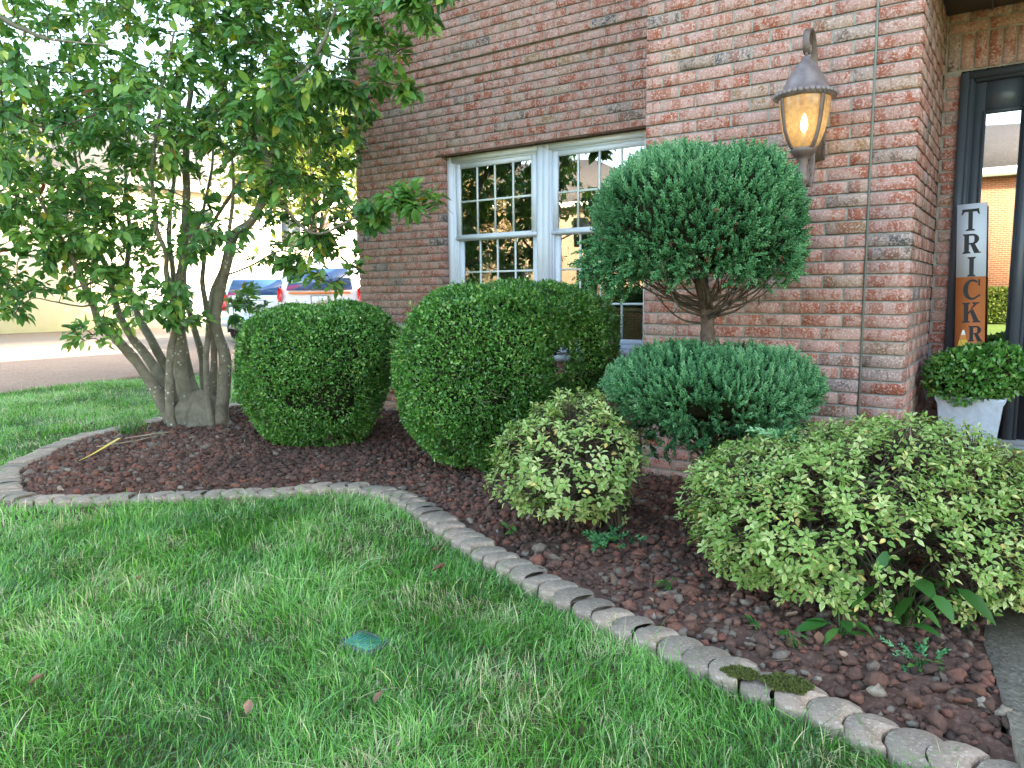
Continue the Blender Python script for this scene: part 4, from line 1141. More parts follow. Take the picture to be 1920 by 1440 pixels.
T = thing('boxwood_shrub', 'flat-topped clipped boxwood shrub between the magnolia and the brick corner', 'shrub', (-3.92, -.37, 0))
surf, core = rev((-3.92, -.37, 0), [(.24, .02), (.36, .08), (.49, .24), (.585, .46), (.635, .68), (.615, .85), (.52, .97), (.33, 1.035), (.0, 1.06)], .10, 5)
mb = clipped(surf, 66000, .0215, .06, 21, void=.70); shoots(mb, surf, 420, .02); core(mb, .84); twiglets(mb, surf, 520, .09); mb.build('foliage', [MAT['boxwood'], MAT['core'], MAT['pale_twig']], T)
for k in range(7): stem(spline([(-3.92+.05*math.cos(k), -.37+.05*math.sin(k), -.03), (-3.92+.15*math.cos(k), -.37+.15*math.sin(k), .2), (-3.92+.36*math.cos(k*.9), -.37+.36*math.sin(k*.9), .6)], 8), np.linspace(.016, .007, 8), 6, 'pale_twig', T)

T = thing('boxwood_shrub', 'domed clipped boxwood shrub with a hole, standing in front of the white window', 'shrub', (-2.36, -.36, 0))
HOLE = [((-1.62, -.62, .80), (-2.26, .44, .66), .062), ((-1.78, -.40, .70), (-2.22, .38, .56), .05)]
s1, c1 = rev((-2.345, -.36, 0), [(.20, .02), (.33, .09), (.45, .27), (.535, .48), (.57, .68), (.555, .87), (.49, 1.02), (.36, 1.125), (.18, 1.17), (.0, 1.185)], .09, 9)
s2, c2 = rev((-2.085, .13, 0), [(.08, .30), (.24, .36), (.34, .52), (.39, .72), (.40, .92), (.36, 1.05), (.26, 1.12), (.14, 1.15), (.0, 1.16)], .09, 13)
s3, c3 = rev((-2.20, -.13, 0), [(.12, .80), (.30, .82), (.43, .92), (.44, 1.03), (.36, 1.12), (.20, 1.175), (.0, 1.19)], .07, 17)
mb = clipped(s1, 64000, .0205, .06, 41, HOLE, void=.70); mb2 = clipped(s2, 34000, .020, .06, 47, HOLE, void=.68); mb3 = clipped(s3, 26000, .0205, .06, 53, HOLE, void=.74); shoots(mb, s1, 380, .019); shoots(mb, s2, 160, .019)
for mq in (mb2, mb3):
    off = mb.n; mb.V += mq.V; mb.F += [f+off for f in mq.F]; mb.T += mq.T; mb.I += mq.I; mb.n += mq.n
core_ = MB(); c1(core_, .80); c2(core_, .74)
# keep the core clear of the hole
V = np.concatenate(core_.V); keepv = np.ones(len(V), bool)
for a, b, r in HOLE:
    a, b = np.array(a), np.array(b); ab = b-a; t = np.clip(((V-a) @ ab)/(ab @ ab), 0, 1); keepv &= np.linalg.norm(V-a-t[:, None]*ab, axis=1) > r*2.0
Fk = [f[np.all(keepv[f], axis=1)] for f in core_.F]
mb.add(V, Fk, 0.0, 1); twiglets(mb, s1, 460, .09); twiglets(mb, s2, 200, .09)
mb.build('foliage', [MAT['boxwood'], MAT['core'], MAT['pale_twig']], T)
for k in range(6): stem(spline([(-2.36+.05*math.cos(k), -.36+.05*math.sin(k), -.03), (-2.36+.13*math.cos(k), -.36+.13*math.sin(k), .2), (-2.36+.3*math.cos(k*1.1), -.36+.3*math.sin(k*1.1), .6)], 8), np.linspace(.016, .007, 8), 6, 'darkbark', T)
for dx in (-.03, .02, .05): stem(spline([(-2.08+dx, .06, -.03), (-2.05+dx*2, .03, .3), (-2.02+dx*3, .06, .6), (-2.04+dx*4, .1, .85)], 12), np.linspace(.017, .009, 12), 6, 'darkbark', T)

# ------------------------------------------------------------------ juniper trained into two pads
def spray_tpl(seed):
    r = np.random.default_rng(seed); V = []; F = []
    oc = np.array([(0, 0, 0), (.35, 1, 0), (.35, 0, 1), (.35, -1, 0), (.35, 0, -1), (1, 0, 0)], float)
    of = [(0, 1, 2), (0, 2, 3), (0, 3, 4), (0, 4, 1), (5, 2, 1), (5, 3, 2), (5, 4, 3), (5, 1, 4)]
    def spindle(b, d, L, w):
        x = unit(np.array(d, float)); y = unit(np.cross(x, [0.3, .5, .8])); z = np.cross(x, y)
        q = np.array(b)+oc[:, :1]*L*x+oc[:, 1:2]*w*y+oc[:, 2:]*w*z
        k = len(V)//1; base = sum(len(v) for v in V); V.append(q); F.extend([tuple(i+base for i in f) for f in of])
    spindle((0, 0, 0), (1, 0, 0), 1.0, .055)
    for i in range(11):
        t = .12+.075*i; a = i*2.4+r.uniform(-.4, .4); s = .42*(1-.62*t)
        d = (.82, .58*math.cos(a), .58*math.sin(a)); spindle((t, 0, 0), d, s*r.uniform(.8, 1.2), .052)
    return np.concatenate(V), F
SPR = [spray_tpl(k) for k in range(4)]
def juniper_foliage(surf, n, L, seed, und, T, extra_low=0, z_und=0):
    mb = MB(); P, Nn = surf(n)
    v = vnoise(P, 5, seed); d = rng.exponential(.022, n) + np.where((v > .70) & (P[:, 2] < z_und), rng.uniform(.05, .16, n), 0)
    k = (P[:, 2] > und) | (rng.random(n) < .42); P, Nn, d = P[k], Nn[k], d[k]; n = len(P)
    P = P + Nn*(.07*(vnoise(P, 3.2, seed+1)-.5))[:, None]
    Q = P-Nn*(d+L*.7)[:, None]
    ax = unit(Nn*.75+UP*.75+rdir(n)*.42)
    s = L*rng.uniform(.7, 1.35, n)
    t = np.clip(rng.normal(.44, .15, n)+.5*(vnoise(P, 2.5, seed+2)-.5)-1.2*d, 0, .95)  # deeper sprays get a darker tint: shade of the gaps painted in
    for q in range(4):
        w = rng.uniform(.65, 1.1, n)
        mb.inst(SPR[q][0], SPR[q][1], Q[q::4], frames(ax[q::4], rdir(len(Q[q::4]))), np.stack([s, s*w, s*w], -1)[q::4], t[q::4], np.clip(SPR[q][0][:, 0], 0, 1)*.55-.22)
    return mb
T = thing('juniper_topiary', 'blue-green juniper trained as a round ball above a flat pad by the brick bay', 'topiary', (-.74, -.66, 0))
TX, TY = -.755, -.66
s1, c1 = rev((-.838, -.64, 0), [(.10, 1.215), (.26, 1.195), (.40, 1.21), (.485, 1.30), (.51, 1.43), (.49, 1.58), (.40, 1.70), (.25, 1.775), (.0, 1.805)], .10, 23)
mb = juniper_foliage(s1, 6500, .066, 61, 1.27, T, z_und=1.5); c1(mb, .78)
# a heavier tuft hanging at the lower left of the ball
th, _ = s1(1); Pq = np.array([-.838, -.64, 1.28])-LAT*.42-DEP*.10
n = 260; P = Pq+rdir(n)*[.16, .13, .16]*np.cbrt(rng.random(n))[:, None]
mb.inst(SPR[0][0], SPR[0][1], P, frames(unit(rdir(n)*.6-LAT*.6-UP*.5-DEP*.3), rdir(n)), rng.uniform(.06, .1, n), np.clip(rng.normal(.38, .15, n), 0, 1), np.clip(SPR[0][0][:, 0], 0, 1)*.5-.2)
for dl, dd, dz, rs, n in ((-.18, -.30, 1.25, .09, 110), (.08, -.34, 1.24, .07, 80), (.27, -.24, 1.26, .11, 150), (.38, -.08, 1.29, .09, 100), (-.33, -.22, 1.28, .08, 90)):
    P = np.array([-.838, -.64, dz])+LAT*dl+DEP*dd+rdir(n)*rs*np.cbrt(rng.random(n))[:, None]
    mb.inst(SPR[1][0], SPR[1][1], P, frames(unit(rdir(n)*.5+LAT*dl*1.2+DEP*dd*1.2+UP*rng.uniform(-.3, .5, n)[:, None]), rdir(n)), rng.uniform(.05, .09, n), np.clip(rng.normal(.42, .15, n), 0, 1), np.clip(SPR[1][0][:, 0], 0, 1)*.5-.2)
n = 260; P, Nn = s1(n); k = P[:, 2] < 1.5; P, Nn = P[k], Nn[k]; n = len(P)
mb.inst(SPR[3][0], SPR[3][1], P-Nn*rng.uniform(.06, .13, n)[:, None], frames(unit(Nn+rdir(n)*.6), rdir(n)), rng.uniform(.05, .08, n), rng.uniform(.1, .7, n), None, 2)
mb.build('foliage', [MAT['juniper'], MAT['core'], MAT['dead_leaf']], T)
s2, c2 = rev((-.735, -.69, 0), [(.05, .50), (.30, .49), (.45, .52), (.53, .62), (.54, .70), (.47, .80), (.30, .87), (.0, .895)], .10, 29)
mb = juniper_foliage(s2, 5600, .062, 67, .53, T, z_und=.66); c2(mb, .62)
n = 420; a = rng.uniform(0, 2*np.pi, n); rr = rng.uniform(.10, .46, n)
P = np.array([-.735, -.69, 0])+LAT*(rr*np.cos(a))[:, None]+DEP*(rr*np.sin(a))[:, None]+UP*rng.uniform(.40, .56, n)[:, None]
mb.inst(SPR[1][0], SPR[1][1], P, frames(unit(rdir(n)*.7-UP*.2-DEP*.3), rdir(n)), rng.uniform(.05, .1, n), np.clip(rng.normal(.25, .15, n), 0, 1))
mb.build('foliage', [MAT['juniper'], MAT['core'], MAT['dead_leaf']], T)
mb = MB()
tp = spline([(TX+.03, TY, -.04), (TX+.01, TY, .3), (TX-.012, TY+.01, .62), (TX-.02, TY, .92), (TX-.03, TY, 1.06), (TX-.06, TY, 1.2)], 40)
mb.tube(tp, np.linspace(.042, .030, 40)*(1+.25*(vnoise(tp, 30, 4)-.5)), 10)
for i in range(38):
    a = i*2.4; z0 = rng.uniform(.96, 1.10); R2 = rng.uniform(.22, .5)
    b = np.array([TX-.03, TY, z0]); e = b+LAT*R2*math.cos(a)+DEP*R2*math.sin(a)+UP*(rng.uniform(.16, .34)*(.6+R2))
    mm = b*.45+e*.55-UP*.05+rng.normal(0, .02, 3)
    mb.tube(spline([b, mm, e], 8), np.linspace(.0068, .0025, 8), 5, caps=False)
    for q in range(3):
        s_ = mm+(e-mm)*rng.random(); mb.tube([s_, s_+rdir(1)[0]*.07+UP*.02], [.0025, .0012], 3, caps=False)
for i in range(34):
    a = i*2.4; z0 = rng.uniform(.28, .5); R2 = rng.uniform(.2, .46)
    b = np.array([TX+.0, TY, z0]); e = b+LAT*R2*math.cos(a)+DEP*R2*math.sin(a)+UP*rng.uniform(.10, .28)
    mb.tube(spline([b, b*.45+e*.55-UP*.02+rng.normal(0, .02, 3), e], 7), np.linspace(.008, .003, 7), 5, caps=False)
mb.build('trunk', MAT['darkbark'], T, smooth=True)

# ------------------------------------------------------------------ azaleas
def azalea(label, c, rl, rd, zc, rz, n, leaf, tmean, base, low, yellow, holes=(), lumpy=.30):
    T = thing('azalea_shrub', label, 'shrub', base)
    c = np.array(c, float)
    d = rdir(n); d[:, 2] = np.where(d[:, 2] < low, -d[:, 2]*.6, d[:, 2]); d = unit(d)
    lump = vnoise(d+c, 2.2, 77)
    rad = rng.uniform(.80, 1.02, n)**.6*(1+lumpy*(lump-.5)) - np.where(rng.random(n) < .22, rng.uniform(.05, .3, n), 0)
    P = c+LAT*(d[:, :1]*rl*rad[:, None])+DEP*(d[:, 1:2]*rd*rad[:, None])+UP*(zc+d[:, 2]*rz*rad)[:, None]
    Nn = unit(LAT*(d[:, :1]/rl)+DEP*(d[:, 1:2]/rd)+UP*(d[:, 2:]/rz))
    vo = vnoise(P, 8.5, 78); k = (P[:, 2] > .05) & (vo < .80)
    for hc, hr in holes: k &= (np.linalg.norm((P-np.array(hc)), axis=1) > hr) | (rng.random(n) < .25)
    P, Nn = P[k], Nn[k]; n = len(P)
    A0 = unit(Nn*.6+UP*.8+rdir(n)*.45)
    pos, ax, nm, sc, tn = [], [], [], [], []
    for i in range(n):
        m_ = int(rng.integers(5, 9)); a0 = A0[i]
        e1 = unit(np.cross(a0, [.31, .77, .21])); e2 = np.cross(a0, e1)
        ph = rng.uniform(0, 6.28)+np.arange(m_)*2.4; el = np.clip(rng.normal(.25, .28, m_)+np.linspace(-.25, .5, m_), -.6, 1.2)
        dirs = (e1*np.cos(ph)[:, None]+e2*np.sin(ph)[:, None])*np.cos(el)[:, None]+a0*np.sin(el)[:, None]
        pos.append(P[i]+dirs*.004+a0*np.linspace(-.012, .008, m_)[:, None]); ax.append(dirs); nm.append(a0+dirs*-.3+rdir(m_)*.15)
        sc.append(leaf*np.linspace(1.15, .6, m_)*rng.uniform(.75, 1.2, m_)*rng.uniform(.8, 1.15))
        t = np.clip(rng.normal(tmean, .14)+rng.normal(0, .09, m_), 0, .92)
        t = np.where(rng.random(m_) < yellow*np.linspace(1.8, .2, m_), rng.uniform(.93, 1, m_), t); tn.append(t)
    pos, ax, nm, sc, tn = map(np.concatenate, (pos, ax, nm, sc, tn))
    mb = MB(); mb.inst(AZ_LEAF[0], AZ_LEAF[1], pos, frames(ax, nm), sc, tn, np.array([-.12, -.10, -.08, -.04, .08, .13, .15, .13, .13, .15, .13]))
    bs = [np.array(base)+LAT*rng.uniform(-.22, .22)*rl/.5+DEP*rng.uniform(-.1, .1)-UP*.02 for _ in range(9)]
    nodes = []
    for b in bs:
        for q in range(4):
            dd = unit(rdir(1)[0]*[1, 1, .3]+UP*.5); e = c+LAT*(dd @ LAT)*rl*.62+DEP*(dd @ DEP)*rd*.62+UP*(zc+dd[2]*rz*.55)
            S = spline([b, (b+e)/2+rng.normal(0, .05, 3), e], 9); stem(S, np.linspace(.009, .004, 9), 5, 'twig', T); nodes += list(S[3:])
    nodes = np.array(nodes)
    for i in range(n):
        q = nodes[np.argmin(np.linalg.norm(nodes-P[i], axis=1)+rng.random(len(nodes))*.1)]
        mb.tube(spline([q, (q+P[i])/2+rng.normal(0, .02, 3), P[i]], 5), np.linspace(.0030, .0015, 5), 4, caps=False, mi=1)
    for i in range(90):
        q = nodes[rng.integers(len(nodes))]; mb.tube([q, q+rdir(1)[0]*[.12, .12, .05]-UP*.02, q+rdir(1)[0]*[.2, .2, .09]], [.003, .002, .001], 4, caps=False, mi=1)
    mb.build('foliage', [MAT['azalea'], MAT['twig']], T)
azalea('smaller pale green azalea shrub in front of the domed boxwood', (-1.21, -1.20, 0), .32, .30, .345, .28, 1000, .031, .60, (-1.12, -1.14, 0), -.85, .035, (), .95)
azalea('larger yellow-green azalea shrub spreading over the path edge', (.055, -1.21, 0), .70, .48, .285, .36, 3700, .0265, .52, (.06, -1.25, 0), -.6, .06, [((.24, -1.56, .20), .19)])

# topiary plant in the planter
T = thing('potted_shrub', 'round glossy dark green shrub growing in the pale planter', 'shrub', (PX, PY, PZ+.34))
s1, c1 = rev((PX+.028, PY-.01, 0), [(.11, .545), (.20, .575), (.245, .63), (.255, .70), (.225, .78), (.14, .835), (.0, .855)], .10, 33)
mb = clipped(s1, 6500, .026, .05, 91, void=.74); c1(mb, .82); twiglets(mb, s1, 30); mb.build('foliage', [MAT['boxwood'], MAT['core'], MAT['pale_twig']], T)
for k in range(4): stem([(PX+.01*k, PY, PZ+.33), (PX+.02*k-.02, PY, .66)], [.007, .004], 5, 'twig', T)

# ------------------------------------------------------------------ small plants and litter
def blades_clump(name, label, cat, base, n, h, spread, matl, w=.010, tint=(.5, .15)):
    mb = MB(); V = []; F = []
    for i in range(n):
        a = rng.uniform(0, 2*math.pi); L = h*rng.uniform(.6, 1.2); ln = rng.uniform(.3, 1.3)*spread
        b = np.array(base)+np.array([rng.normal(0, .05), rng.normal(0, .05), 0]); d = np.array([math.cos(a), math.sin(a), 0]); s = np.array([-d[1], d[0], 0])*w*rng.uniform(.7, 1.2)
        ts = np.linspace(0, 1, 6); k = []
        for t in ts:
            p = b+d*ln*t*t+UP*(L*(t-.42*t*t*min(1.6, ln/L*.8))); ww = (1-t)**.6
            k += [p-s*ww/2, p+s*ww/2]
        mb.add(np.array(k), [(2*i_, 2*i_+1, 2*i_+3, 2*i_+2) for i_ in range(5)], float(np.clip(rng.normal(*tint), 0, 1)))
    o = mb.build(name, matl); return tag(o, label, cat)
blades_clump('daylily_clump', 'strappy green daylily clump with arching blades left of the magnolia trunk', 'plant', (-5.40, -1.06, .02), 80, .17, .17, MAT['weed'], .009, (.7, .25))
blades_clump('daylily_clump', 'yellowing daylily clump beside the back edging pavers', 'plant', (-5.70, -.84, .02), 60, .17, .16, MAT['azalea'], .009, (.33, .2))
m_y = simple('yellow blade', (.62, .44, .06), .6, var=.15)
mb = MB(); P3 = spline([(-5.15, -1.25, .05), (-5.0, -1.35, .09), (-4.86, -1.50, .085), (-4.78, -1.66, .05), (-4.73, -1.78, .03)], 16)
s_ = np.array([.8, .57, 0])*np.interp(np.linspace(0, 1, 16), [0, .5, 1], [.008, .014, .002])[:, None]
mb.add(np.concatenate([P3-s_, P3+s_, P3-UP*.002]), [(i, i+1, 17+i, 16+i) for i in range(15)])
tag(mb.build('fallen_leaf', m_y), 'long yellow dead leaf blade lying on the lava rock', 'leaf')
for lab, pts, r in (('straight pale stick lying below the magnolia trunk', [(-5.19, -1.21, .045), (-5.1, -1.02, .06), (-5.11, -.88, .05)], .006),
                    ('thin crooked twig lying nearest the lily clump', [(-5.05, -1.50, .045), (-4.98, -1.25, .055), (-5.06, -1.0, .05)], .0045)):
    mb = MB(); mb.tube(spline(pts, 14), r, 6); tag(mb.build('fallen_stick', MAT['pale_twig']), lab, 'stick')

def broad_plant(name, label, cat, base, n, L, h, wid, spread, stem=True, mt='weed', tint=(.45, .2)):
    T = thing(name, label, cat, base); b = np.array(base, float); pos, ax, nm, sc = [], [], [], []
    st = MB()
    for i in range(n):
        a = rng.uniform(0, 6.28); r = spread*math.sqrt(rng.random()); z = h*rng.uniform(.25, 1)
        p = b+np.array([r*math.cos(a), r*math.sin(a), z]); d = unit(np.array([math.cos(a)+rng.normal(0, .4), math.sin(a)+rng.normal(0, .4), rng.uniform(-.6, .5)]))
        pos.append(p); ax.append(d); nm.append(UP+rdir(1)[0]*.45); sc.append(L*rng.uniform(.65, 1.15))
        st.tube(spline([b+rng.normal(0, .01, 3)*[1, 1, 0], b*.5+p*.5+UP*.02, p], 6), [.0028, .0025, .002, .0018, .0015, .0012], 4, caps=False)
    n = len(pos); tv, tf = leaf_tpl(wid, .25, .30)
    mb = MB(); mb.inst(tv, tf, np.array(pos), frames(np.array(ax), np.array(nm)), np.array(sc), np.clip(rng.normal(*tint, n), 0, 1))
    mb.build('leaves', MAT[mt], T); st.build('stem', MAT['pale_twig'] if mt != 'weed' else MAT['weed'], T)
broad_plant('broadleaf_weed', 'weed with long dark green leaves growing through the larger azalea', 'weed', (.22, -1.50, 0), 24, .125, .34, .42, .20)
broad_plant('broadleaf_weed', 'low weed with drooping broad leaves under the larger azalea', 'weed', (.06, -1.70, .01), 9, .10, .12, .46, .06)
seed_spots = [((-.06, -1.83, .02), 'tiny three-leafed seedling on the gravel behind the near pavers', 5, .045),
              ((-.55, -1.62, .02), 'small seedling on bare gravel between the two azaleas', 6, .035),
              ((-1.42, -1.40, .02), 'small pale seedling under the smaller azalea near the pavers', 7, .04),
              ((-.98, -1.33, .02), 'low seedling rosette right of the smaller azalea stems', 9, .035),
              ((-.62, -.92, .02), 'seedling rosette in the deep shade under the juniper pad', 9, .06),
              ((.30, -1.78, .02), 'seedling patch under the right end of the larger azalea', 12, .04),
              ((-.20, -1.76, .02), 'ferny seedling among dead leaves beside the near pavers', 8, .03),
              ((.38, -1.42, .03), 'seedling growing at the edge of the concrete path', 6, .035)]
for p, lab, n, L in seed_spots:
    broad_plant('seedling', lab, 'seedling', p, n, L, L*1.2, .5, L*.9, mt='weed', tint=(.8, .2))
def clip_sprigs(name, label, base, n, L):
    mb = MB(); b = np.array(base); P = b+rng.normal(0, 1, (n, 3))*[.035, .035, .004]+UP*.012
    mb.inst(SPR[2][0], SPR[2][1], P, frames(unit(rdir(n)*[1, 1, .25]), rdir(n)), L*rng.uniform(.6, 1.2, n), np.clip(rng.normal(.6, .2, n), 0, 1))
    return tag(mb.build(name, MAT['juniper']), label, 'clippings')
clip_sprigs('juniper_clippings', 'blue-green juniper clippings lying right of the smaller azalea', (-.98, -1.28, .03), 26, .11)
clip_sprigs('juniper_clippings', 'blue-green juniper clippings lying under the path end of the larger azalea', (.26, -1.74, .03), 14, .08)
clip_sprigs('juniper_clippings', 'juniper clippings caught on top of the larger azalea', (-.24, -1.22, .56), 10, .11)

def dead_leaf(label, p, L, yaw, t, curl=.9, cat='leaf', group=None):
    tv, tf = leaf_tpl(.75, curl, -.6); tv = tv*[1, 1, 1]+np.random.default_rng(int(abs(p[0])*991)).normal(0, .05, tv.shape); c, s = math.cos(yaw), math.sin(yaw)
    mb = MB(); mb.inst(tv, tf, np.array([p])-UP*.006, np.array([[[c, -s, 0], [s, c, 0], [0, 0, 1.]]]), np.array([L*.68]), [t])
    return tag(mb.build('dead_leaf', MAT['dead_leaf']), label, cat, group)
for lab, p, L, yw, t in (('curled reddish dead leaf on the grass in mid lawn', (-1.39, -2.00, .045), .075, .5, .3),
                         ('pale dead leaf on the grass at the left edge of the lawn', (-1.77, -3.30, .05), .06, 1.0, .75),
                         ('grey-brown dead leaf standing in the near grass at bottom centre', (-1.12, -3.05, .05), .055, 2.2, .8),
                         ('small upright dead leaf in the grass below the green valve cover', (-.88, -2.83, .055), .05, 1.4, .7),
                         ('dead leaf on the lawn against the worn bend of the edging', (-1.55, -1.80, .04), .06, -.6, .85),
                         ('tan dead leaf on the gravel under the larger azalea', (-.12, -1.66, .045), .06, .2, .9),
                         ('orange-brown dead leaf on gravel beside the near edging run', (.02, -1.80, .045), .055, 1.9, .55),
                         ('curled tan dead leaf between the weed and the near pavers', (.12, -1.86, .045), .05, 2.9, .95),
                         ('pale dead leaf in the grass at the far left lawn edge', (-2.3, -2.7, .045), .05, .3, .9)):
    dead_leaf(lab, p, L, yw, t)
# leaf crumbs and twig bits over the gravel
n = 900
P = np.stack([rng.uniform(-6.2, .5, n), rng.uniform(-2.3, 1.0, n), np.zeros(n)], -1); P = P[inside(P, BEDPOLY)]; n = len(P)
near = np.exp(-((P[:, 0]+.1)**2/.5+(P[:, 1]+1.6)**2/.15)); P = P[rng.random(n) < .35+.65*near]; n = len(P)
P[:, 2] = BEDZ(P)+.018
mb = MB(); mb.inst(OVAL[0]*[1, 1, 2.5], OVAL[1], P, frames(unit(rdir(n)*[1, 1, .3]), UP+rdir(n)*.5), rng.uniform(.010, .028, n), rng.uniform(.3, 1, n))
Q = P[::3]+UP*.004
mb.inst(np.array([(0, 0, 0), (1, .02, 0), (1, -.02, 0), (.5, 0, .04)]), [(0, 1, 3), (0, 3, 2), (1, 2, 3)], Q, frames(unit(rdir(len(Q))*[1, 1, .1]), np.tile(UP, (len(Q), 1))), rng.uniform(.04, .10, len(Q)), rng.uniform(.5, 1, len(Q)))
tag(mb.build('leaf_litter', MAT['dead_leaf']), kind='stuff', label='brown leaf crumbs and twig bits scattered over the lava rock', cat='litter')
# mossy spots that grow over the near pavers
n = 2600
for lab, c, r in (('cushion of green moss creeping over the near pavers', (.0, -2.06, .017), .05), ('smaller moss patch on the paver joint by the near lawn', (-.13, -2.075, .017), .035)):
    a = rng.uniform(0, 6.28, n); q = r*rng.random(n)**.8*(.5+1.0*vnoise(np.stack([np.cos(a), np.sin(a), 0*a], -1), 1.6, 5))
    P = np.array(c)+np.stack([1.5*q*np.cos(a), q*np.sin(a), .004*rng.random(n)], -1)
    mb = MB(); mb.inst(OVAL[0], OVAL[1], P, frames(unit(rdir(n)*[1, 1, .4]+UP*.8), rdir(n)), rng.uniform(.005, .011, n), rng.random(n))
    tag(mb.build('moss_patch', MAT['moss']), lab, 'moss', kind='stuff')
# valve lid
MAT['teal'] = simple('faded green plastic', (.06, .25, .19), .5, var=.2, scale=20)
T = thing('valve_cover', 'faded green plastic valve cover sunk in the lawn', 'valve cover', (*VALVE, -.01))
rr = lambda w, h, q: [(VALVE[0]+sx*(w-q)+q*math.cos(a), VALVE[1]+sy*(h-q)+q*math.sin(a)) for sx, sy, a0 in ((1, 1, 0), (-1, 1, 90), (-1, -1, 180), (1, -1, 270)) for a in np.radians(np.linspace(a0, a0+90, 6))]
mb = MB(); mb.prism(rr(.062, .042, .015), -.03, -.012)
for q in range(7): mb.box((VALVE[0]-.045+.0145*q, VALVE[1]-.030, -.012), (VALVE[0]-.045+.0145*q+.005, VALVE[1]+.030, -.0095))
mb.build('lid', MAT['teal'], T)
o_, i_ = rr(.074, .054, .022), rr(.066, .046, .017); n_ = len(o_); mb = MB()
V = [(x, y, z) for P_, z in ((o_, -.03), (o_, -.010), (i_, -.010), (i_, -.03)) for x, y in P_]
mb.add(V, [(q*n_+i, q*n_+(i+1) % n_, (q+1)*n_+(i+1) % n_, (q+1)*n_+i) for q in range(3) for i in range(n_)]); mb.build('rim', MAT['charcoal'], T)
# drain hose
MAT['hose'] = simple('black rubber', (.018, .02, .023), .45, var=.2)
mb = MB()
t = np.linspace(0, 2*math.pi*4.6, 220)
P3 = np.stack([-3.66+(.27+.02*np.sin(t*.37))*np.cos(t)*.95, .60+(.20+.012*np.sin(t*.7))*np.sin(t), .04+.011*t/1.25+.012*np.sin(t*1.7)], -1)
mb.tube(P3, .015, 8)
tag(mb.build('garden_hose', MAT['hose'], smooth=True), 'coiled black hose lying against the wall between the two boxwoods', 'hose')

# ------------------------------------------------------------------ wicker chair behind the window
MAT['wicker'] = simple('brown wicker', (.30, .19, .085), .6, var=.3, scale=60, bmp=.4)
T = thing('wicker_chair', 'brown wicker chair seen through the right window pane', 'chair', (-2.35, 1.75, .45))
mb = MB(); C0 = np.array([-2.28, 1.55, .45])
for z in np.arange(.36, .78, .018):
    a = np.linspace(math.radians(200), math.radians(340), 24); r = .30+.05*(z-.36)
    P3 = np.stack([C0[0]+r*np.cos(a), C0[1]+.25+r*np.sin(a)*.85, C0[2]+np.full(24, z-.3)+.05*np.cos((a-math.radians(270))*1.2)], -1)
    mb.tube(P3, .0095, 5)
mb.build('backrest', MAT['wicker'], T)
mb = MB(); a = np.linspace(math.radians(195), math.radians(345), 24)
mb.tube(np.stack([C0[0]+.325*np.cos(a), C0[1]+.25+.28*np.sin(a), C0[2]+.48+.06*np.cos((a-math.radians(270))*1.2)], -1), .02, 8); mb.build('top_rail', MAT['wicker'], T)
mb = MB(); mb.prism([(C0[0]-.28, C0[1]), (C0[0]+.28, C0[1]), (C0[0]+.30, C0[1]+.5), (C0[0]-.30, C0[1]+.5)], C0[2]+.0, C0[2]+.06); mb.build('seat', MAT['wicker'], T)
for sx, sy in ((-.27, .03), (.27, .03), (-.28, .46), (.28, .46)):
    mb = MB(); mb.tube([(C0[0]+sx, C0[1]+sy, .45), (C0[0]+sx, C0[1]+sy, .46)], .02, 6); mb.build('leg', MAT['wicker'], T)

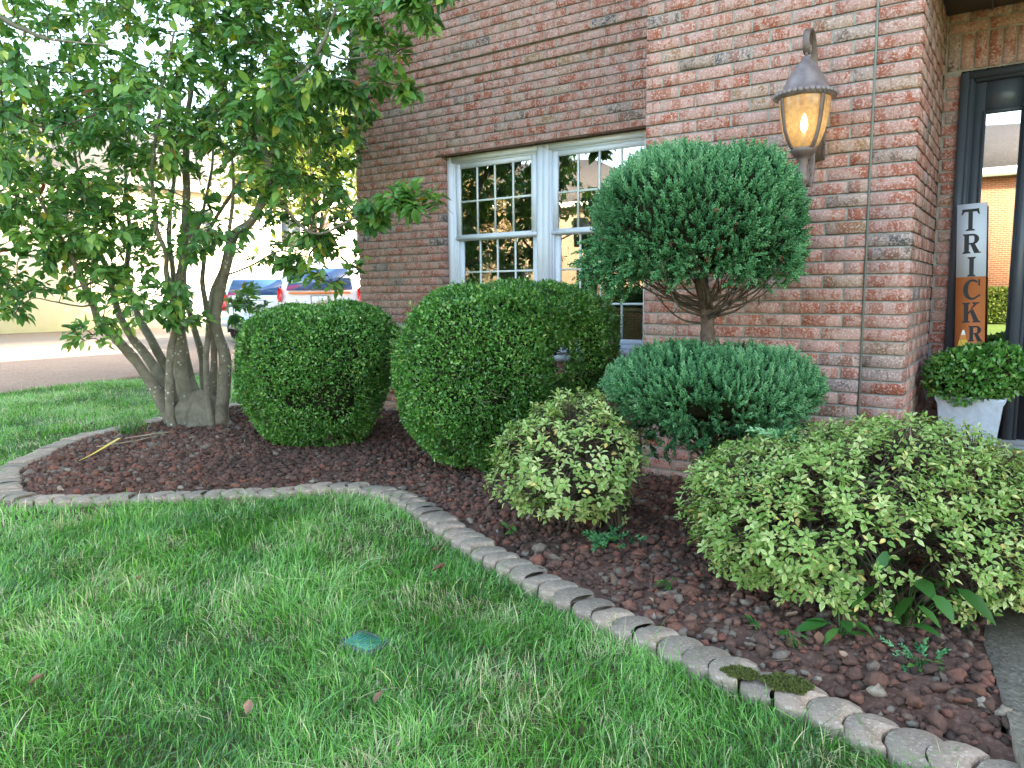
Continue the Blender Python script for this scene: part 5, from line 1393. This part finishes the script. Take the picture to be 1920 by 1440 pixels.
# ------------------------------------------------------------------ parked cars on the driveway
MAT['car_silver'] = simple('silver blue car paint', (.60, .67, .74), .25, .3, .03)
MAT['car_white'] = simple('white car paint', (.78, .79, .80), .25, .0, .02)
MAT['car_glass'] = simple('dark blue car glass', (.04, .10, .24), .06, 0, .05, spec=.9)
MAT['tyre'] = simple('tyre rubber', (.02, .02, .02), .8)
MAT['rim'] = simple('alloy rim', (.45, .46, .48), .3, .8, .05)
MAT['lamp_red'] = simple('red lamp lens', (.55, .012, .012), .2, 0, .1)
MAT['lamp_orange'] = simple('orange lamp lens', (.75, .22, .06), .3, 0, .1)
MAT['trim'] = simple('black trim', (.03, .03, .032), .5)
MAT['plate'] = simple('number plate white', (.75, .76, .76), .5)
def car(name, label, loc, heading, paint, H=1.80, W=1.86, L=4.7, orange=False, panel=False):
    """x forward, y left, origin on the ground under the rear bumper's centre"""
    T = bpy.data.objects.new(name, None); COL.objects.link(T); tag(T, label, 'car', 'cars parked on the driveway')
    h = W/2
    def sec(x, pts): return [(x, y, z) for y, z in pts]
    belt = 1.17 if H > 1.8 else 1.08
    stations = []
    def ring(x, zb, zs, zr, wb, wr, roof):
        # half section from sill up to roof centre, mirrored
        half = [(wb*.86, zb), (wb*.97, zb+.12), (wb, .62), (wb*.985, zs-.06), (wb*.95, zs)]
        half += [(wr+(wb*.95-wr)*.45, zs+(zr-zs)*.55), (wr, zr-.07), (wr*.86, zr-.012), (wr*.4, zr+.012)] if roof else [(wb*.88, zs+.02), (wb*.7, zs+.035), (wb*.45, zs+.045), (wb*.2, zs+.05)]
        return [(x, y, z) for y, z in half]+[(x, -y, z) for y, z in half[::-1]]
    R1 = [ring(.02, .42, belt, belt, h*.94, h*.8, False), ring(.10, .30, belt, H-.28, h*.985, h*.80, True), ring(.34, .26, belt, H-.03, h, h*.77, True), ring(1.2, .24, belt, H, h, h*.77, True),
          ring(2.3, .24, belt, H-.01, h, h*.76, True), ring(2.9, .24, belt, H-.10, h, h*.74, True), ring(3.55, .24, belt, belt+.06, h, h*.8, True), ring(4.2, .26, belt-.08, belt, h*.98, h*.7, False), ring(4.6, .34, belt-.22, belt, h*.88, h*.7, False), ring(L, .42, belt-.36, belt, h*.72, h*.6, False)]
    k = len(R1[0]); V = np.array(sum(R1, [])); F = [(i*k+j, i*k+(j+1) % k, (i+1)*k+(j+1) % k, (i+1)*k+j) for i in range(len(R1)-1) for j in range(k)]
    F += [tuple(range(k))[::-1], tuple((len(R1)-1)*k+j for j in range(k))]
    mb = MB(); mb.add(V, F); body = mb.build('body', MAT[paint], T, smooth=True)
    md = body.modifiers.new('sub', 'SUBSURF'); md.levels = 1; md.render_levels = 1
    def quad(n, pts, mt, par=T, th=.012):
        mb = MB(); P = np.array(pts, float); nn = unit(np.cross(P[1]-P[0], P[2]-P[0])); m_ = len(P)
        mb.add(np.concatenate([P, P+nn*th]), [tuple(range(m_))[::-1], tuple(range(m_, 2*m_))]+[(i, (i+1) % m_, m_+(i+1) % m_, m_+i) for i in range(m_)])
        return mb.build(n, MAT[mt], par)
    zb, zt = belt+.06, H-.24
    rx = lambda z: .0+.075*max(0, (z-belt)/(H-.28-belt))
    quad('rear_window', [(rx(zb), h*.76, zb), (rx(zb), -h*.76, zb), (rx(zt), -h*.62, zt), (rx(zt), h*.62, zt)][::-1], 'car_glass')
    for sgn in (1, -1):
        yb, yt = sgn*(h*.955), sgn*(h*.855)
        for a, b in ((.42, 1.18), (1.26, 2.10), (2.18, 3.0))[1 if panel else 0:]:
            p = [(a+.0, yb, zb), (b, yb, zb), (b-(.25 if b > 2.9 else 0), yt, zt), (a+(.10 if a < .5 else 0), yt, zt)]
            quad('side_window', p if sgn < 0 else p[::-1], 'car_glass', th=.02)
        z0, z1 = (belt-.12, belt+.13) if orange else (belt-.24, belt+.12)
        y0, y1 = sgn*h*.97, sgn*h*(.86 if orange else .78)
        lamp = MB(); P = np.array([(-.005, y1, z0), (-.005, y1, z1-.05), (.0, y0*.96, z1), (.0, y0, z0+.04), (.0, y0*.97, z0-.06), (-.005, (y0+y1)/2, z0-.07)])
        Q = P+[.20, 0, 0]; Q[:, 1] += sgn*.03
        mm = len(P); F = [tuple(range(mm)), tuple(range(mm, 2*mm))[::-1]]+[(i, (i+1) % mm, mm+(i+1) % mm, mm+i) for i in range(mm)]
        lamp.add(P, F[:1]); lamp = MB(); lamp.add(np.concatenate([P, Q]), F); lamp.build('tail_lamp', MAT['lamp_red'], T)
    if orange: quad('light_bar', [(-.012, h*.70, belt-.02), (-.012, -h*.70, belt-.02), (-.012, -h*.70, belt+.03), (-.012, h*.70, belt+.03)][::-1], 'lamp_orange')
    else: quad('tailgate_handle', [(-.012, h*.25, belt-.12), (-.012, -h*.25, belt-.12), (-.012, -h*.25, belt-.06), (-.012, h*.25, belt-.06)][::-1], 'trim')
    pl = quad('number_plate', [(-.014, .17, belt-.22), (-.014, -.17, belt-.22), (-.014, -.17, belt-.07), (-.014, .17, belt-.07)][::-1], 'plate')
    quad('plate_frame', [(-.006, .19, belt-.235), (-.006, -.19, belt-.235), (-.006, -.19, belt-.055), (-.006, .19, belt-.055)][::-1], 'trim', pl)
    mb = MB(); mb.prism([(-.06, h*.9), (-.06, -h*.9), (.1, -h*.99), (.1, h*.99)], .40, .62); mb.build('bumper', MAT[paint], T)
    for x in (.95, 3.75):
        for sgn in (1, -1):
            mb = MB(); mb.lathe([(.20, -.11), (.33, -.11), (.35, -.08), (.35, .08), (.33, .11), (.20, .11)], (x, sgn*(h-.10), .35), 28, axis=1); w = mb.build('wheel', MAT['tyre'], T)
            mb = MB(); mb.lathe([(.0, -.115), (.06, -.12), (.21, -.105), (.21, .105), (.06, .12), (.0, .115)], (x, sgn*(h-.10), .35), 20, axis=1); mb.build('rim', MAT['rim'], w)
            mb = MB(); mb.tube([(x+.41*math.cos(a), sgn*(h+.002), .36+.41*math.sin(a)) for a in np.linspace(-.3, math.pi+.3, 20)], .03, 6); mb.build('wheel_arch', MAT['trim'], T)
    T.location = loc; T.rotation_euler = (0, 0, math.atan2(heading[1], heading[0]))
    return T
car('parked_suv', 'white car with blue rear window and orange light strip beside the brick corner', (-11.93, 6.60, .01), (-.60, .80), 'car_white', H=1.93, orange=True)
car('parked_minivan', 'silver car with a red tail lamp parked left of the white one', (-14.55, 6.95, .01), (-.55, .835), 'car_silver', H=1.74, panel=True)

# ------------------------------------------------------------------ neighbours
MAT['siding'] = simple('cream siding', (.72, .66, .52), .7, var=.04, scale=3)
MAT['white_trim'] = simple('white trim', (.8, .8, .78), .6, var=.03)
MAT['tan_brick'] = None
def flatbrick(name, c1, c2, cm):
    m, nt, p = mat(name)
    b = nt.nodes.new('ShaderNodeTexBrick'); tc = nt.nodes.new('ShaderNodeTexCoord')
    mp = nt.nodes.new('ShaderNodeMapping'); mp.inputs['Rotation'].default_value = (math.radians(90), 0, 0)
    nt.links.new(tc.outputs['Object'], mp.inputs[0]); nt.links.new(mp.outputs[0], b.inputs['Vector'])
    b.inputs['Color1'].default_value = (*c1, 1); b.inputs['Color2'].default_value = (*c2, 1); b.inputs['Mortar'].default_value = (*cm, 1)
    b.inputs['Scale'].default_value = 1; b.inputs['Brick Width'].default_value = .2; b.inputs['Row Height'].default_value = .068; b.inputs['Mortar Size'].default_value = .008
    nt.links.new(b.outputs[0], p.inputs['Base Color']); p.inputs['Roughness'].default_value = .9
    return m
MAT['far_brick'] = flatbrick('orange brick', (.46, .17, .075), (.36, .12, .055), (.50, .40, .30))
MAT['tan_brick'] = flatbrick('tan brick', (.36, .26, .16), (.30, .21, .125), (.36, .32, .26))
MAT['dark_glass'] = simple('dark window glass', (.02, .025, .03), .05, spec=.8)
def house(name, label, x0, x1, y0, y1, hgt, ridge, wallm, wins, face, roofm='roof', garage=None):
    """a plain house; wins: (u0,u1,z0,z1) on the side that faces `face` ('+y' or '+x')"""
    T = thing(name, label, 'house', ((x0+x1)/2, (y0+y1)/2, 0))
    mb = MB(); mb.box((x0, y0, -.1), (x1, y1, hgt)); mb.build('wall', MAT[wallm], T)
    o = .45; mb = MB()
    E = [(x0-o, y0-o, hgt+.02), (x1+o, y0-o, hgt+.02), (x1+o, y1+o, hgt+.02), (x0-o, y1+o, hgt+.02)]
    if face == '+y': A, B_ = ((x0+x1)/2-(x1-x0)*.22, (y0+y1)/2, ridge), ((x0+x1)/2+(x1-x0)*.22, (y0+y1)/2, ridge)
    else: A, B_ = ((x0+x1)/2, y0+(y1-y0)*.3, ridge), ((x0+x1)/2, y0+(y1-y0)*.7, ridge)
    mb.add(E+[A, B_], [(0, 1, 5, 4), (1, 2, 5), (2, 3, 4, 5), (3, 0, 4), (3, 2, 1, 0)] if face == '+y' else [(0, 1, 4), (1, 2, 5, 4), (2, 3, 5), (3, 0, 4, 5), (3, 2, 1, 0)])
    rf = mb.build('roof', MAT[roofm], T)
    mb = MB(); t = .02
    for a, b in ((E[0], E[1]), (E[1], E[2]), (E[2], E[3]), (E[3], E[0])):
        mb.box((min(a[0], b[0])-t, min(a[1], b[1])-t, hgt-.22), (max(a[0], b[0])+t, max(a[1], b[1])+t, hgt+.03))
    mb.build('gutter', MAT['white_trim'], rf)
    for w in wins:
        f = MB(); g = MB()
        if face == '+y':
            f.box((w[0], y1-.02, w[2]), (w[1], y1+.05, w[3]), 0); g.box((w[0]+.08, y1+.02, w[2]+.08), (w[1]-.08, y1+.056, w[3]-.08))
        else:
            f.box((x1-.02, w[0], w[2]), (x1+.05, w[1], w[3])); g.box((x1+.02, w[0]+.08, w[2]+.08), (x1+.056, w[1]-.08, w[3]-.08))
        fr = f.build('window', MAT['white_trim' if face == '+x' else 'trim'], T); g.build('pane', MAT['dark_glass'], fr)
    if garage:
        a, b, z = garage; mb = MB(); mb.box((x1-.02, a, 0), (x1+.05, b, z))
        d = mb.build('garage_door', MAT['white_trim'], T); q = MB()
        for i in range(1, 4): q.box((x1+.05, a+.05, z*i/4-.012), (x1+.056, b-.05, z*i/4+.012))
        q.build('panel_seam', MAT['siding'], d)
    return T
house('siding_house', 'sunlit cream sided house with garage doors beyond the driveway', -36, -27, 2.5, 25, 5.4, 8.2, 'siding', [(8, 9.2, 3.2, 4.6), (13, 14.2, 3.2, 4.6), (17.5, 18.7, 3.2, 4.6), (19.5, 20.7, .9, 2.3), (22, 23.2, 3.2, 4.6)], '+x', garage=(10.5, 15.5, 2.3))
house('neighbor_house', 'orange brick house with grey roof reflected in the sidelight', -5.5, 9, -35, -25, 5.3, 7.6, 'far_brick', [(.12, 1.2, 3.4, 4.8), (.12, 1.2, 1.1, 2.7), (-3.2, -2.1, 3.4, 4.8), (-3.2, -2.1, 1.1, 2.7), (4, 5.1, 3.4, 4.8), (4, 5.1, 1.1, 2.7)], '+y')
house('neighbor_house', 'tan brick house reflected among the leaves in the white window', -32, -15, -36, -26, 5.6, 8.5, 'tan_brick', [(-30, -28.8, 3.4, 4.8), (-26, -24.8, 3.4, 4.8), (-22, -20.8, 1, 2.6), (-18, -16.8, 3.4, 4.8), (-18, -16.8, 1, 2.6)], '+y')

def bg_tree(name, label, base, H, R, matl, n, leaf=.3, trunk_h=.35):
    T = thing(name, label, 'tree', base); b = np.array(base, float)
    mb = MB(); S = spline([b-UP*.1, b+UP*H*.3+rng.normal(0, .15, 3)*[1, 1, 0], b+UP*H*.6+rng.normal(0, .25, 3)*[1, 1, 0], b+UP*H*.9], 16)
    mb.tube(S, np.linspace(.035*H*.8, .02, 16), 8)
    cen = b+UP*H*.62; cl = []
    for i in range(26):
        d = rdir(1)[0]; d[2] = abs(d[2])*.9-.35; e = cen+d*np.array([R, R, H*.42])*rng.uniform(.55, .95)
        q = S[rng.integers(5, 13)]; mb.tube(spline([q, (q+e)/2+UP*.3, e], 7), np.linspace(.07, .02, 7)*H/8, 5, caps=False); cl.append(e)
    mb.build('trunk', MAT['twig'], T)
    cl = np.array(cl); P = cl[rng.integers(0, 26, n)]+rng.normal(0, 1, (n, 3))*[R*.26, R*.26, H*.085]
    t = np.clip(rng.normal(.5, .22, n), 0, 1); mb = MB()
    mb.inst(OVAL[0]*[1, 1.2, 1], OVAL[1], P, frames(rdir(n), rdir(n)+UP*.6), leaf*rng.uniform(.6, 1.3, n), t)
    mb.build('crown', MAT[matl], T)
bg_tree('shade_tree', 'yellow-green tree behind the parked cars at the brick corner', (-19.0, 12.6, 0), 8.5, 2.7, 'backtree', 4200, .26)
bg_tree('shade_tree', 'tall tree rising beyond the driveway at the left edge', (-22.5, 2.0, 0), 9.5, 3.2, 'backtree', 3800, .26)
bg_tree('autumn_tree', 'golden autumn tree reflected in the right window unit', (-13.0, -22.0, 0), 5.0, 2.0, 'autumn', 2400, .22)
bg_tree('autumn_tree', 'golden autumn tree reflected in the left window unit', (-21.5, -21.0, 0), 8, 3.2, 'autumn', 3400, .26)
def hedge(label, x0, x1, y, h, d):
    def surf(n):
        P = np.stack([rng.uniform(x0, x1, n), y+rng.uniform(-d, d, n), np.full(n, h)], -1); Nn = np.tile(UP, (n, 1))
        k = rng.random(n) < .55; P[k, 1] = y+d; P[k, 2] = rng.uniform(.05, h, k.sum()); Nn[k] = [0, 1, 0]
        return P, Nn
    mb = clipped(surf, 5000, .11, .08, 5); mb.box((x0+.1, y-d+.1, 0), (x1-.1, y+d-.1, h-.12), 0, 0.)
    return tag(mb.build('hedge', MAT['backtree']), label, 'hedge')
hedge('clipped yellow-green hedge reflected below the orange brick house', -3.5, .12, -23.6, 1.15, .55)

# ------------------------------------------------------------------ put each Empty at its thing's base
for o in list(COL.objects):
    if 'base' in o.keys():
        b = Vector(o['base']); del o['base']
        if o.name.startswith('porch_sign'): continue
        o.location = b
        for ch in o.children: ch.location = ch.location - b
